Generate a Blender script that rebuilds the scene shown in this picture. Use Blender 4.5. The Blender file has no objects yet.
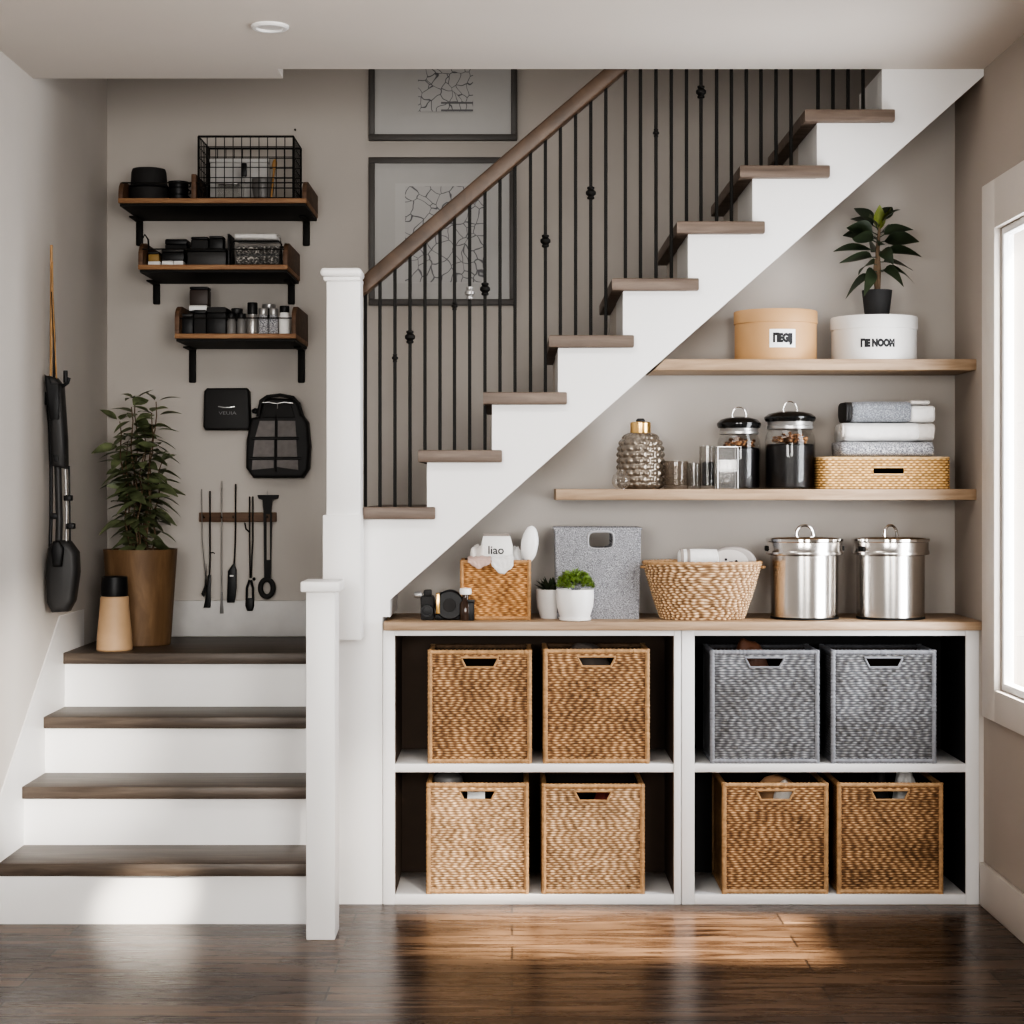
import bpy, bmesh, math, random
from mathutils import Vector, Matrix, noise
R = random.Random(7)
PI = math.pi
F, H = 1861.0, 1.266          # focal length in pixels, eye height; distances run along +Y from the camera
def X(px, d): return (px - 512) * d / F
def Z(py, d): return H - (py - 488) * d / F
def M(n, d): return n * d / F  # a length of n pixels at distance d
COL = bpy.context.scene.collection
sc = bpy.context.scene

# ------------------------------------------------------------------ materials
def newmat(name):
    m = bpy.data.materials.new(name); m.use_nodes = True
    nt = m.node_tree; b = nt.nodes['Principled BSDF']
    return m, nt, b
def N(nt, t, **kw):
    n = nt.nodes.new(t)
    for k, v in kw.items():
        if k in n.inputs: n.inputs[k].default_value = v
        else: setattr(n, k, v)
    return n
def c4(c): return (c[0], c[1], c[2], 1)
def coords(nt, scale=(1, 1, 1), kind='Object'):
    tc = N(nt, 'ShaderNodeTexCoord'); mp = N(nt, 'ShaderNodeMapping')
    mp.inputs['Scale'].default_value = scale
    nt.links.new(tc.outputs[kind], mp.inputs['Vector'])
    return mp.outputs['Vector']
def ramp(nt, fac, stops):
    r = N(nt, 'ShaderNodeValToRGB')
    el = r.color_ramp.elements
    while len(el) < len(stops): el.new(0.5)
    for e, (p, c) in zip(el, stops): e.position = p; e.color = c4(c)
    nt.links.new(fac, r.inputs['Fac'])
    return r.outputs['Color']
def bump(nt, b, h, strength, dist=0.002):
    bp = N(nt, 'ShaderNodeBump'); bp.inputs['Strength'].default_value = strength; bp.inputs['Distance'].default_value = dist
    nt.links.new(h, bp.inputs['Height']); nt.links.new(bp.outputs['Normal'], b.inputs['Normal'])
def plain(name, col, rough=0.5, metal=0.0, var=0.06, scale=12, bmp=0.0, bscale=80, spec=0.5, sheen=0):
    m, nt, b = newmat(name)
    v = coords(nt)
    n = N(nt, 'ShaderNodeTexNoise', Scale=scale, Detail=3.0); nt.links.new(v, n.inputs['Vector'])
    lo = [max(0, x * (1 - var)) for x in col]; hi = [min(1, x * (1 + var)) for x in col]
    nt.links.new(ramp(nt, n.outputs['Fac'], [(0.3, lo), (0.7, hi)]), b.inputs['Base Color'])
    b.inputs['Roughness'].default_value = rough; b.inputs['Metallic'].default_value = metal
    b.inputs['Specular IOR Level'].default_value = spec
    if sheen: b.inputs['Sheen Weight'].default_value = sheen
    if bmp:
        n2 = N(nt, 'ShaderNodeTexNoise', Scale=bscale, Detail=2.0); nt.links.new(v, n2.inputs['Vector'])
        bump(nt, b, n2.outputs['Fac'], bmp)
    return m
def wood(name, c1, c2, c3, scale=(1.2, 14, 14), rough=0.5, bmp=0.15):
    m, nt, b = newmat(name)
    v = coords(nt, scale)
    n = N(nt, 'ShaderNodeTexNoise', Scale=3.0, Detail=6.0, Roughness=0.6, Distortion=0.6); nt.links.new(v, n.inputs['Vector'])
    nt.links.new(ramp(nt, n.outputs['Fac'], [(0.25, c1), (0.5, c2), (0.75, c3)]), b.inputs['Base Color'])
    b.inputs['Roughness'].default_value = rough
    bump(nt, b, n.outputs['Fac'], bmp, 0.003)
    return m
def speckle(name, cols, scale=260, rough=0.9, bmp=0.5):
    m, nt, b = newmat(name)
    v = coords(nt)
    n = N(nt, 'ShaderNodeTexNoise', Scale=scale, Detail=1.0, Roughness=0.6); nt.links.new(v, n.inputs['Vector'])
    n2 = N(nt, 'ShaderNodeTexNoise', Scale=6.0, Detail=2.0); nt.links.new(v, n2.inputs['Vector'])
    nt.links.new(ramp(nt, n.outputs['Fac'], [(0.32, cols[0]), (0.5, cols[1]), (0.68, cols[2])]), b.inputs['Base Color'])
    b.inputs['Roughness'].default_value = rough; b.inputs['Sheen Weight'].default_value = 0.2
    bump(nt, b, n.outputs['Fac'], bmp, 0.002)
    return m
def weave(name, stops, rough=0.65):
    m, nt, b = newmat(name)
    a = N(nt, 'ShaderNodeAttribute', attribute_name='h'); c = N(nt, 'ShaderNodeAttribute', attribute_name='c')
    base = ramp(nt, a.outputs['Fac'], stops)
    mx = N(nt, 'ShaderNodeMix', data_type='RGBA', blend_type='MULTIPLY'); mx.inputs['Factor'].default_value = 1
    nt.links.new(base, mx.inputs['A'])
    nt.links.new(ramp(nt, c.outputs['Fac'], [(0.0, (0.48, 0.43, 0.37)), (1.0, (1.45, 1.42, 1.36))]), mx.inputs['B'])
    nt.links.new(mx.outputs['Result'], b.inputs['Base Color'])
    b.inputs['Roughness'].default_value = rough; b.inputs['Specular IOR Level'].default_value = 0.3
    return m
def thin_glass(name, tint=(1, 1, 1), refl=0.9, rough=0.02, haze=0.0, hcol=(.5, .5, .5)):
    m, nt, b = newmat(name); nt.nodes.remove(b)
    out = [n for n in nt.nodes if n.type == 'OUTPUT_MATERIAL'][0]
    fr = N(nt, 'ShaderNodeFresnel'); ge = N(nt, 'ShaderNodeNewGeometry')
    ior = N(nt, 'ShaderNodeMapRange'); ior.inputs['To Min'].default_value = 1.45; ior.inputs['To Max'].default_value = 1 / 1.45
    nt.links.new(ge.outputs['Backfacing'], ior.inputs['Value']); nt.links.new(ior.outputs['Result'], fr.inputs['IOR'])
    tr = N(nt, 'ShaderNodeBsdfTransparent'); tr.inputs['Color'].default_value = c4(tint)
    gl = N(nt, 'ShaderNodeBsdfGlossy'); gl.inputs['Roughness'].default_value = rough; gl.inputs['Color'].default_value = c4([refl] * 3)
    mx = N(nt, 'ShaderNodeMixShader')
    nt.links.new(fr.outputs[0], mx.inputs[0]); nt.links.new(tr.outputs[0], mx.inputs[1]); nt.links.new(gl.outputs[0], mx.inputs[2])
    if haze:
        df = N(nt, 'ShaderNodeBsdfDiffuse'); df.inputs['Color'].default_value = c4(hcol)
        m2 = N(nt, 'ShaderNodeMixShader'); m2.inputs[0].default_value = haze
        nt.links.new(mx.outputs[0], m2.inputs[1]); nt.links.new(df.outputs[0], m2.inputs[2]); mx = m2
    nt.links.new(mx.outputs[0], out.inputs['Surface'])
    return m
def floor_mat():
    m, nt, b = newmat('floor_planks')
    v = coords(nt)
    br = N(nt, 'ShaderNodeTexBrick'); br.offset = 0.37; br.offset_frequency = 2
    br.inputs['Scale'].default_value = 1; br.inputs['Brick Width'].default_value = 1.25; br.inputs['Row Height'].default_value = 0.135
    br.inputs['Mortar Size'].default_value = 0.0035; br.inputs['Mortar Smooth'].default_value = 0.3; br.inputs['Bias'].default_value = 0.0
    br.inputs['Color1'].default_value = (0.30, 0.28, 0.27, 1); br.inputs['Color2'].default_value = (0.95, 0.95, 0.95, 1); br.inputs['Mortar'].default_value = (0, 0, 0, 1)
    nt.links.new(v, br.inputs['Vector'])
    v2 = coords(nt, (0.9, 9, 1))
    n = N(nt, 'ShaderNodeTexNoise', Scale=3.2, Detail=8.0, Roughness=0.65, Distortion=0.8); nt.links.new(v2, n.inputs['Vector'])
    grain = ramp(nt, n.outputs['Fac'], [(0.30, (0.018, 0.009, 0.005)), (0.48, (0.083, 0.048, 0.029)), (0.68, (0.205, 0.130, 0.083))])
    mx = N(nt, 'ShaderNodeMix', data_type='RGBA', blend_type='MULTIPLY'); mx.inputs['Factor'].default_value = 0.85
    nt.links.new(grain, mx.inputs['A']); nt.links.new(br.outputs['Color'], mx.inputs['B'])
    nt.links.new(mx.outputs['Result'], b.inputs['Base Color'])
    rr = N(nt, 'ShaderNodeMapRange'); rr.inputs['To Min'].default_value = 0.16; rr.inputs['To Max'].default_value = 0.40
    nt.links.new(n.outputs['Fac'], rr.inputs['Value']); nt.links.new(rr.outputs['Result'], b.inputs['Roughness'])
    b.inputs['Specular IOR Level'].default_value = 0.38
    ad = N(nt, 'ShaderNodeMath', operation='MULTIPLY_ADD'); ad.inputs[1].default_value = 0.12
    nt.links.new(n.outputs['Fac'], ad.inputs[0]); nt.links.new(br.outputs['Fac'], ad.inputs[2])
    inv = N(nt, 'ShaderNodeMath', operation='MULTIPLY'); inv.inputs[1].default_value = -1
    nt.links.new(ad.outputs[0], inv.inputs[0])
    bump(nt, b, inv.outputs[0], 0.35, 0.002)
    return m
def print_mat(name, scale, seed):
    m, nt, b = newmat(name)
    v = coords(nt)
    n = N(nt, 'ShaderNodeTexNoise', Scale=9.0, Detail=2.0); nt.links.new(v, n.inputs['Vector'])
    mxv = N(nt, 'ShaderNodeMix', data_type='RGBA'); mxv.inputs['Factor'].default_value = 0.08
    nt.links.new(v, mxv.inputs['A']); nt.links.new(n.outputs['Color'], mxv.inputs['B'])
    vo = N(nt, 'ShaderNodeTexVoronoi', feature='DISTANCE_TO_EDGE', Scale=scale)
    nt.links.new(mxv.outputs['Result'], vo.inputs['Vector'])
    nt.links.new(ramp(nt, vo.outputs['Distance'], [(0.0, (0.10, 0.10, 0.11)), (0.018, (0.16, 0.16, 0.17)), (0.04, (0.47, 0.465, 0.46))]), b.inputs['Base Color'])
    b.inputs['Roughness'].default_value = 0.6
    return m
def steel_mat(name, col=(0.66, 0.63, 0.60), rough=0.2):
    m, nt, b = newmat(name)
    v = coords(nt, (3, 3, 260))
    n = N(nt, 'ShaderNodeTexNoise', Scale=1.0, Detail=2.0); nt.links.new(v, n.inputs['Vector'])
    rr = N(nt, 'ShaderNodeMapRange'); rr.inputs['To Min'].default_value = rough * 0.8; rr.inputs['To Max'].default_value = rough * 1.3
    nt.links.new(n.outputs['Fac'], rr.inputs['Value']); nt.links.new(rr.outputs['Result'], b.inputs['Roughness'])
    b.inputs['Base Color'].default_value = c4(col); b.inputs['Metallic'].default_value = 1.0
    return m

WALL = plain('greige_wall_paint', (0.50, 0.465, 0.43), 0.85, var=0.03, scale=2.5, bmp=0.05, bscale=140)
WALL_R = plain('shaded_greige_wall_paint', (0.41, 0.36, 0.315), 0.85, var=0.03, scale=2.5, bmp=0.05, bscale=140)  # wall greige darkened for the shade on the right wall
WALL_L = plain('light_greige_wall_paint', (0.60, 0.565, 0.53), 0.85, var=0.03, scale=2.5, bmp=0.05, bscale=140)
CEIL = plain('ceiling_paint', (0.66, 0.61, 0.56), 0.9, var=0.02, scale=2)
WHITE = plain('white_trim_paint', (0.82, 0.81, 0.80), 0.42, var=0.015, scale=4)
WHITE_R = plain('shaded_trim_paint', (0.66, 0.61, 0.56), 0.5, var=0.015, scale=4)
FLOOR = floor_mat()
TREAD = wood('grey_brown_stair_wood', (0.045, 0.032, 0.024), (0.083, 0.062, 0.047), (0.135, 0.105, 0.082), rough=0.45)
TREAD_U = wood('weathered_stair_wood', (0.085, 0.060, 0.045), (0.15, 0.110, 0.085), (0.23, 0.175, 0.14), rough=0.5)
RAILW = wood('brown_handrail_wood', (0.045, 0.026, 0.015), (0.085, 0.050, 0.030), (0.13, 0.082, 0.050), scale=(3, 3, 3), rough=0.4)
OAK = wood('pale_oak', (0.23, 0.148, 0.088), (0.36, 0.25, 0.16), (0.48, 0.35, 0.24), rough=0.5)
RUSTIC = wood('rustic_shelf_wood', (0.13, 0.060, 0.028), (0.26, 0.135, 0.066), (0.42, 0.25, 0.13), rough=0.6, bmp=0.3)
RUSTIC_D = wood('dark_shelf_wood', (0.07, 0.036, 0.020), (0.12, 0.066, 0.038), (0.19, 0.11, 0.065), rough=0.6)
IRON = plain('black_iron', (0.012, 0.011, 0.010), 0.6, spec=0.25)
BLACK = plain('black_plastic', (0.011, 0.011, 0.012), 0.45, spec=0.35)
BLACK_M = plain('matt_black', (0.024, 0.023, 0.023), 0.75, bmp=0.15, bscale=300)
CHARCOAL = plain('charcoal_plastic', (0.028, 0.027, 0.027), 0.5)
DKBROWN = plain('shaded_brown_backing', (0.085, 0.058, 0.042), 0.8)  # shade inside the left unit's cubbies, put into the colour
DKBACK = plain('shaded_black_backing', (0.020, 0.019, 0.020), 0.8)  # deeper shade inside the right unit's cubbies, put into the colour
CABW = plain('white_cabinet_lacquer', (0.80, 0.79, 0.785), 0.4, var=0.01, scale=3)
LINER = plain('shaded_basket_lining', (0.03, 0.020, 0.014), 0.9)  # basket interiors painted near black for the shade in them
WEAVE_B = weave('brown_seagrass_weave', [(0.0, (0.045, 0.022, 0.011)), (0.35, (0.19, 0.10, 0.048)), (0.7, (0.42, 0.262, 0.142)), (1.0, (0.66, 0.47, 0.29))])
WEAVE_G = weave('grey_paper_weave', [(0.0, (0.030, 0.031, 0.036)), (0.35, (0.11, 0.115, 0.13)), (0.7, (0.205, 0.215, 0.235)), (1.0, (0.36, 0.37, 0.395))])
WEAVE_S = weave('honey_wicker_weave', [(0.0, (0.06, 0.025, 0.010)), (0.35, (0.30, 0.145, 0.055)), (0.7, (0.52, 0.29, 0.125)), (1.0, (0.70, 0.44, 0.22))])
WEAVE_P = weave('pale_seagrass_weave', [(0.0, (0.075, 0.040, 0.020)), (0.35, (0.32, 0.20, 0.115)), (0.7, (0.60, 0.43, 0.28)), (1.0, (0.82, 0.66, 0.48))])
WEAVE_R = weave('golden_rattan_weave', [(0.0, (0.10, 0.045, 0.015)), (0.35, (0.44, 0.26, 0.10)), (0.7, (0.66, 0.44, 0.21)), (1.0, (0.80, 0.60, 0.34))])
ROD_B = plain('seagrass_edging', (0.43, 0.26, 0.13), 0.6, var=0.25, scale=60, bmp=0.4, bscale=120)
ROD_G = plain('grey_edging', (0.24, 0.245, 0.265), 0.6, var=0.15, scale=60, bmp=0.4, bscale=120)
ROD_S = plain('honey_wicker_edging', (0.42, 0.235, 0.105), 0.6, var=0.25, scale=60, bmp=0.4, bscale=120)
ROD_R = plain('rattan_edging', (0.62, 0.42, 0.21), 0.6, var=0.2, scale=60, bmp=0.4, bscale=120)
RIMB = plain('shaded_seagrass_edging', (0.10, 0.058, 0.03), 0.7, var=0.25, scale=60)  # back rods darkened for the shade inside the brown baskets
RIMG = plain('shaded_grey_edging', (0.055, 0.055, 0.06), 0.7, var=0.2, scale=60)  # back rods darkened for the shade inside the grey baskets
FELT = speckle('grey_felt', ((0.10, 0.10, 0.112), (0.235, 0.235, 0.25), (0.46, 0.46, 0.48)), 460)
STEEL = steel_mat('brushed_steel')
CHROME = steel_mat('polished_steel', (0.72, 0.70, 0.68), 0.1)
GOLD = plain('brass', (0.72, 0.47, 0.20), 0.28, metal=1.0, var=0.05)
GLASS = thin_glass('clear_glass', (0.90, 0.90, 0.89))
SMOKE = thin_glass('smoked_glass', (0.84, 0.81, 0.78), haze=.10, hcol=(.30, .26, .22))
WINGLASS = thin_glass('window_glass', (1, 1, 1), 0.4)
BUBBLE = plain('ribbed_smoky_glass', (0.22, 0.185, 0.15), 0.12, metal=0.55, var=0.15, scale=60)
CERAMIC = plain('white_ceramic', (0.82, 0.81, 0.80), 0.35, var=0.02)
TAN = plain('tan_card', (0.50, 0.30, 0.145), 0.6, var=0.06, scale=5)
TANV = plain('pale_wood_ceramic', (0.58, 0.39, 0.235), 0.55, var=0.10, scale=8)
PLANTER = wood('brown_planter_wood', (0.10, 0.055, 0.027), (0.165, 0.096, 0.048), (0.24, 0.145, 0.075), scale=(8, 8, 1.2), rough=0.55)
OFFWHITE = plain('off_white_card', (0.76, 0.745, 0.725), 0.6, var=0.03)
PAPER = plain('white_paper', (0.85, 0.85, 0.84), 0.7, var=0.02)
MATB = plain('picture_mat_board', (0.47, 0.465, 0.455), 0.75, var=0.015)
MATW = plain('picture_inner_mat', (0.51, 0.505, 0.495), 0.75, var=0.015)
FRAMEG = plain('grey_brown_frame', (0.085, 0.078, 0.073), 0.5, var=0.08)
INK = plain('black_ink', (0.012, 0.012, 0.014), 0.6)
SOIL = plain('dark_soil', (0.03, 0.02, 0.013), 0.95, bmp=0.8, bscale=90)
LEAF_D = plain('dark_green_leaf', (0.14, 0.165, 0.085), 0.45, var=0.5, scale=22)
LEAF_M = plain('mid_green_leaf', (0.030, 0.042, 0.022), 0.40, var=0.45, scale=18)
LEAF_Y = plain('yellow_green_leaf', (0.16, 0.19, 0.035), 0.42, var=0.2, scale=20)
LEAF_B = plain('bright_green_leaf', (0.15, 0.225, 0.05), 0.5, var=0.45, scale=45)
STEM = plain('plant_stem', (0.13, 0.085, 0.05), 0.7, var=0.2, scale=30)
TERRY_W = plain('white_terry', (0.74, 0.725, 0.705), 0.95, var=0.04, scale=60, bmp=0.5, bscale=420, sheen=0.3)
TERRY_B = plain('beige_terry', (0.62, 0.58, 0.54), 0.95, var=0.04, scale=60, bmp=0.5, bscale=420, sheen=0.3)
TERRY_G = speckle('grey_terry', ((0.13, 0.14, 0.16), (0.20, 0.21, 0.23), (0.33, 0.34, 0.36)), 240)
TERRY_S = speckle('speckled_terry', ((0.11, 0.11, 0.13), (0.30, 0.30, 0.32), (0.62, 0.62, 0.63)), 260)
PATTERN = speckle('patterned_cloth', ((0.035, 0.033, 0.03), (0.10, 0.095, 0.09), (0.5, 0.48, 0.45)), 130)
TAUPE_D = plain('dark_taupe_cloth', (0.09, 0.075, 0.065), 0.9, var=0.2, bmp=0.3)
TAUPE = plain('taupe_cloth', (0.30, 0.26, 0.23), 0.9, var=0.1, bmp=0.3)
PINK = plain('dusty_pink_cloth', (0.50, 0.36, 0.31), 0.9, var=0.12, bmp=0.3)
RED = plain('dark_red_cloth', (0.20, 0.045, 0.035), 0.8, var=0.15)
RUST = plain('rust_brown_leather', (0.13, 0.055, 0.03), 0.55, var=0.15)  # rust brown deepened to imitate the shade inside the basket
GREYC = plain('grey_enamel', (0.17, 0.165, 0.16), 0.45)
SILVER = plain('dull_silver', (0.42, 0.41, 0.40), 0.3, metal=0.7)
MESHG = plain('grey_mesh_fabric', (0.20, 0.185, 0.18), 0.8, var=0.12, scale=40, bmp=0.3, bscale=500)
BAGB = plain('black_nylon', (0.013, 0.012, 0.012), 0.6, var=0.1, bmp=0.25, bscale=400)
BROWNBLK = plain('dark_brown_block', (0.040, 0.026, 0.022), 0.5)
NUTS = speckle('roasted_nuts', ((0.06, 0.022, 0.010), (0.25, 0.11, 0.045), (0.50, 0.27, 0.12)), 120)
COFFEE = plain('dark_coffee_beans', (0.014, 0.012, 0.013), 0.35, var=0.3, scale=100)
OCHRE = plain('ochre_card', (0.30, 0.19, 0.06), 0.6)
CANE = plain('golden_cane', (0.36, 0.20, 0.075), 0.45, var=0.2, scale=20)
GREYTXT = plain('grey_lettering', (0.16, 0.16, 0.165), 0.5)
m, nt, b = newmat('lamp_lens'); b.inputs['Base Color'].default_value = (0.75, 0.72, 0.69, 1); b.inputs['Roughness'].default_value = 0.4; LENS = m

# ------------------------------------------------------------------ mesh builder
class MB:
    def __init__(s): s.bm = bmesh.new()
    def layers(s):
        L = s.bm.verts.layers.float
        return (L.get('h') or L.new('h')), (L.get('c') or L.new('c'))
    def box(s, x0, x1, y0, y1, z0, z1, bev=0.0, seg=2):
        g = bmesh.ops.create_cube(s.bm, size=1)
        for v in g['verts']:
            v.co = Vector(((x0 + x1) / 2 + v.co.x * (x1 - x0), (y0 + y1) / 2 + v.co.y * (y1 - y0), (z0 + z1) / 2 + v.co.z * (z1 - z0)))
        if bev:
            es = list({e for v in g['verts'] for e in v.link_edges})
            bmesh.ops.bevel(s.bm, geom=es, offset=bev, segments=seg, affect='EDGES', profile=0.5, clamp_overlap=True)
        return s
    def prism(s, pts, a, b, axis='Y', bev=0.0, seg=2):
        def p3(u, v, w):
            return {'Y': (u, w, v), 'Z': (u, v, w), 'X': (w, u, v)}[axis]
        A = [s.bm.verts.new(p3(u, v, a)) for u, v in pts]; B = [s.bm.verts.new(p3(u, v, b)) for u, v in pts]
        n = len(pts); fs = [s.bm.faces.new(A), s.bm.faces.new(B[::-1])]
        for i in range(n): fs.append(s.bm.faces.new((A[i], B[i], B[(i + 1) % n], A[(i + 1) % n])))
        bmesh.ops.recalc_face_normals(s.bm, faces=fs)
        if bev:
            es = list({e for f in fs[:2] for e in f.edges})
            bmesh.ops.bevel(s.bm, geom=es, offset=bev, segments=seg, affect='EDGES', profile=0.5, clamp_overlap=True)
        return s
    def lathe(s, prof, n=32, c=(0, 0, 0), axis='Z', sx=1, sy=1, fn=None):
        rings = []
        for k, (r, z) in enumerate(prof):
            ring = []
            for i in range(n):
                a = 2 * PI * i / n; rr = r if fn is None else fn(r, z, a, k)
                u, v = rr * math.cos(a) * sx, rr * math.sin(a) * sy
                p = {'Z': (u, v, z), 'Y': (u, z, v), 'X': (z, u, v)}[axis]
                ring.append(s.bm.verts.new((c[0] + p[0], c[1] + p[1], c[2] + p[2])))
            rings.append(ring)
        fs = []
        for a, b in zip(rings, rings[1:]):
            for i in range(n): fs.append(s.bm.faces.new((a[i], a[(i + 1) % n], b[(i + 1) % n], b[i])))
        if prof[0][0] > 1e-6: fs.append(s.bm.faces.new(rings[0][::-1]))
        if prof[-1][0] > 1e-6: fs.append(s.bm.faces.new(rings[-1]))
        bmesh.ops.recalc_face_normals(s.bm, faces=fs)
        return s
    def tube(s, pts, r, n=8, closed=False):
        pts = [Vector(p) for p in pts]; m = len(pts)
        rad = r if isinstance(r, (list, tuple)) else [r] * m
        rings = []; up = None
        for i, p in enumerate(pts):
            if closed: t = pts[(i + 1) % m] - pts[i - 1]
            else: t = pts[min(i + 1, m - 1)] - pts[max(i - 1, 0)]
            t.normalize()
            if up is None:
                up = Vector((0, 0, 1)) if abs(t.z) < 0.9 else Vector((0, 1, 0))
            up = (up - t * up.dot(t)).normalized(); w = t.cross(up)
            rings.append([s.bm.verts.new(p + (up * math.cos(2 * PI * k / n) + w * math.sin(2 * PI * k / n)) * rad[i]) for k in range(n)])
        fs = []
        for i in range(m if closed else m - 1):
            a, b = rings[i], rings[(i + 1) % m]
            for k in range(n): fs.append(s.bm.faces.new((a[k], a[(k + 1) % n], b[(k + 1) % n], b[k])))
        if not closed: fs += [s.bm.faces.new(rings[0][::-1]), s.bm.faces.new(rings[-1])]
        bmesh.ops.recalc_face_normals(s.bm, faces=fs)
        return s
    def surf(s, fn, nu, nv, skip=None, closed=False, attr=False):
        """fn(u,v) -> (co, h, c); u, v in 0..1"""
        if attr: lh, lc = s.layers()
        V = []
        for j in range(nv + 1):
            row = []
            for i in range(nu if closed else nu + 1):
                co, h, c = fn(i / nu, j / nv)
                v = s.bm.verts.new(co)
                if attr: v[lh] = h; v[lc] = c
                row.append(v)
            V.append(row)
        for j in range(nv):
            for i in range(nu):
                if skip and skip((i + 0.5) / nu, (j + 0.5) / nv): continue
                k = (i + 1) % nu if closed else i + 1
                s.bm.faces.new((V[j][i], V[j][k], V[j + 1][k], V[j + 1][i]))
        loose = [v for r in V for v in r if not v.link_faces]
        if loose: bmesh.ops.delete(s.bm, geom=loose, context='VERTS')
        return s
    def blob(s, c, sx, sy, sz, amp=0.12, fr=3.0, seed=0, sub=3, flat=0.0):
        g = bmesh.ops.create_icosphere(s.bm, subdivisions=sub, radius=1)
        for v in g['verts']:
            p = v.co.copy()
            k = 1 + amp * noise.noise(p * fr + Vector((seed * 3.7, seed * 1.3, seed)))
            q = Vector((p.x * sx * k, p.y * sy * k, p.z * sz * k))
            if flat and q.z < -flat * sz: q.z = -flat * sz
            v.co = q + Vector(c)
        return s
    def leaf(s, p, d, L, w, droop=0.3, fold=0.25, up=Vector((0, 0, 1)), n=5, roll=0.0):
        d = Vector(d).normalized(); p = Vector(p)
        side = d.cross(up)
        if side.length < 1e-3: side = Vector((1, 0, 0))
        side.normalize(); side = Matrix.Rotation(roll, 3, d) @ side; nrm = side.cross(d).normalized()
        rows = []
        for i in range(n + 1):
            t = i / n
            ctr = p + d * (L * t) - Vector((0, 0, 1)) * (droop * L * t * t)
            ww = w * 0.5 * (math.sin(PI * min(1, t ** 0.8)) + 0.04)
            rows.append((s.bm.verts.new(ctr - side * ww + nrm * (fold * ww)), s.bm.verts.new(ctr), s.bm.verts.new(ctr + side * ww + nrm * (fold * ww))))
        for a, b in zip(rows, rows[1:]):
            s.bm.faces.new((a[0], a[1], b[1], b[0])); s.bm.faces.new((a[1], a[2], b[2], b[1]))
        return s
    def build(s, name, mat, parent=None, sharp=0.6, loc=None):
        me = bpy.data.meshes.new(name)
        for f in s.bm.faces: f.smooth = True
        for e in s.bm.edges:
            if len(e.link_faces) == 2 and e.calc_face_angle(0) > sharp: e.smooth = False
        s.bm.to_mesh(me); s.bm.free(); me.materials.append(mat)
        o = bpy.data.objects.new(name, me); COL.objects.link(o)
        if parent is not None: o.parent = parent
        if loc: o.location = loc
        return o

def tag(o, label, cat, group=None):
    o['label'] = label; o['category'] = cat
    if group: o['group'] = group
    return o
def thing(name, label, cat, loc=(0, 0, 0), rz=0, group=None):
    o = bpy.data.objects.new(name, None); COL.objects.link(o); o.empty_display_size = 0.05
    o.location = loc; o.rotation_euler = (0, 0, rz)
    return tag(o, label, cat, group)
def struct(o): o['kind'] = 'structure'; return o
def copy_tree(o, loc, label, rz=None):
    c = o.copy(); COL.objects.link(c); c.location = loc; c['label'] = label
    if rz is not None: c.rotation_euler = (0, 0, rz)
    for ch in list(o.children):
        k = ch.copy(); COL.objects.link(k); k.parent = c
        for g in list(ch.children):
            q = g.copy(); COL.objects.link(q); q.parent = k
    return c
def text(body, size, name, mat, parent, fn, bold=0.0):
    cu = bpy.data.curves.new(name, 'FONT'); cu.body = body; cu.size = size; cu.align_x = 'CENTER'; cu.align_y = 'CENTER'
    cu.offset = bold; cu.resolution_u = 3
    t = bpy.data.objects.new(name, cu); COL.objects.link(t)
    dg = bpy.context.evaluated_depsgraph_get()
    me = bpy.data.meshes.new_from_object(t.evaluated_get(dg))
    bpy.data.objects.remove(t)
    for v in me.vertices: v.co = fn(v.co.x, v.co.y)
    me.materials.clear(); me.materials.append(mat)
    o = bpy.data.objects.new(name, me); COL.objects.link(o); o.parent = parent
    return o

# ------------------------------------------------------------------ setting
XL, XR = -1.49, 1.435                 # the side walls
YB = 6.85                             # back wall of stairwell and landing
YS = 5.66                             # face of the upper stair
YA = 6.03                             # back of the alcove under it
ZC = 2.54; ZT = 3.45; YR = -1.6
def S(o): return struct(o)
S(MB().box(XL - .1, XR + .1, YR - .1, YB + .1, -.1, 0).build('floor', FLOOR))
mb = MB()
mb.prism([(XL - .1, YR - .1), (XR + .1, YR - .1), (XR + .1, YS), (X(281, 5.74), YS), (X(281, 5.74), 5.79), (XL - .1, 5.79)], ZC, ZT, 'Z')
S(mb.build('ceiling', CEIL))
S(MB().box(XL - .1, XR + .1, YS, YB + .1, ZT, ZT + .05).build('ceiling', CEIL))
S(MB().box(XL - .1, XR + .1, YB, YB + .1, 0, ZT).build('wall_back', WALL))
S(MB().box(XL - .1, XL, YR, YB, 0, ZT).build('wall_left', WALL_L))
S(MB().box(XL - .1, XR + .1, YR - .1, YR, 0, ZC).build('wall_front', WALL))
W0, W1, WZ0, WZ1 = 4.86, 5.47, .672, 2.03    # window opening
mb = MB()
mb.box(XR, XR + .1, YR, W0, 0, ZC); mb.box(XR, XR + .1, W1, YB, 0, ZT); mb.box(XR, XR + .1, W0, W1, 0, WZ0); mb.box(XR, XR + .1, W0, W1, WZ1, ZC)
S(mb.build('wall_right', WALL_R))
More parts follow.
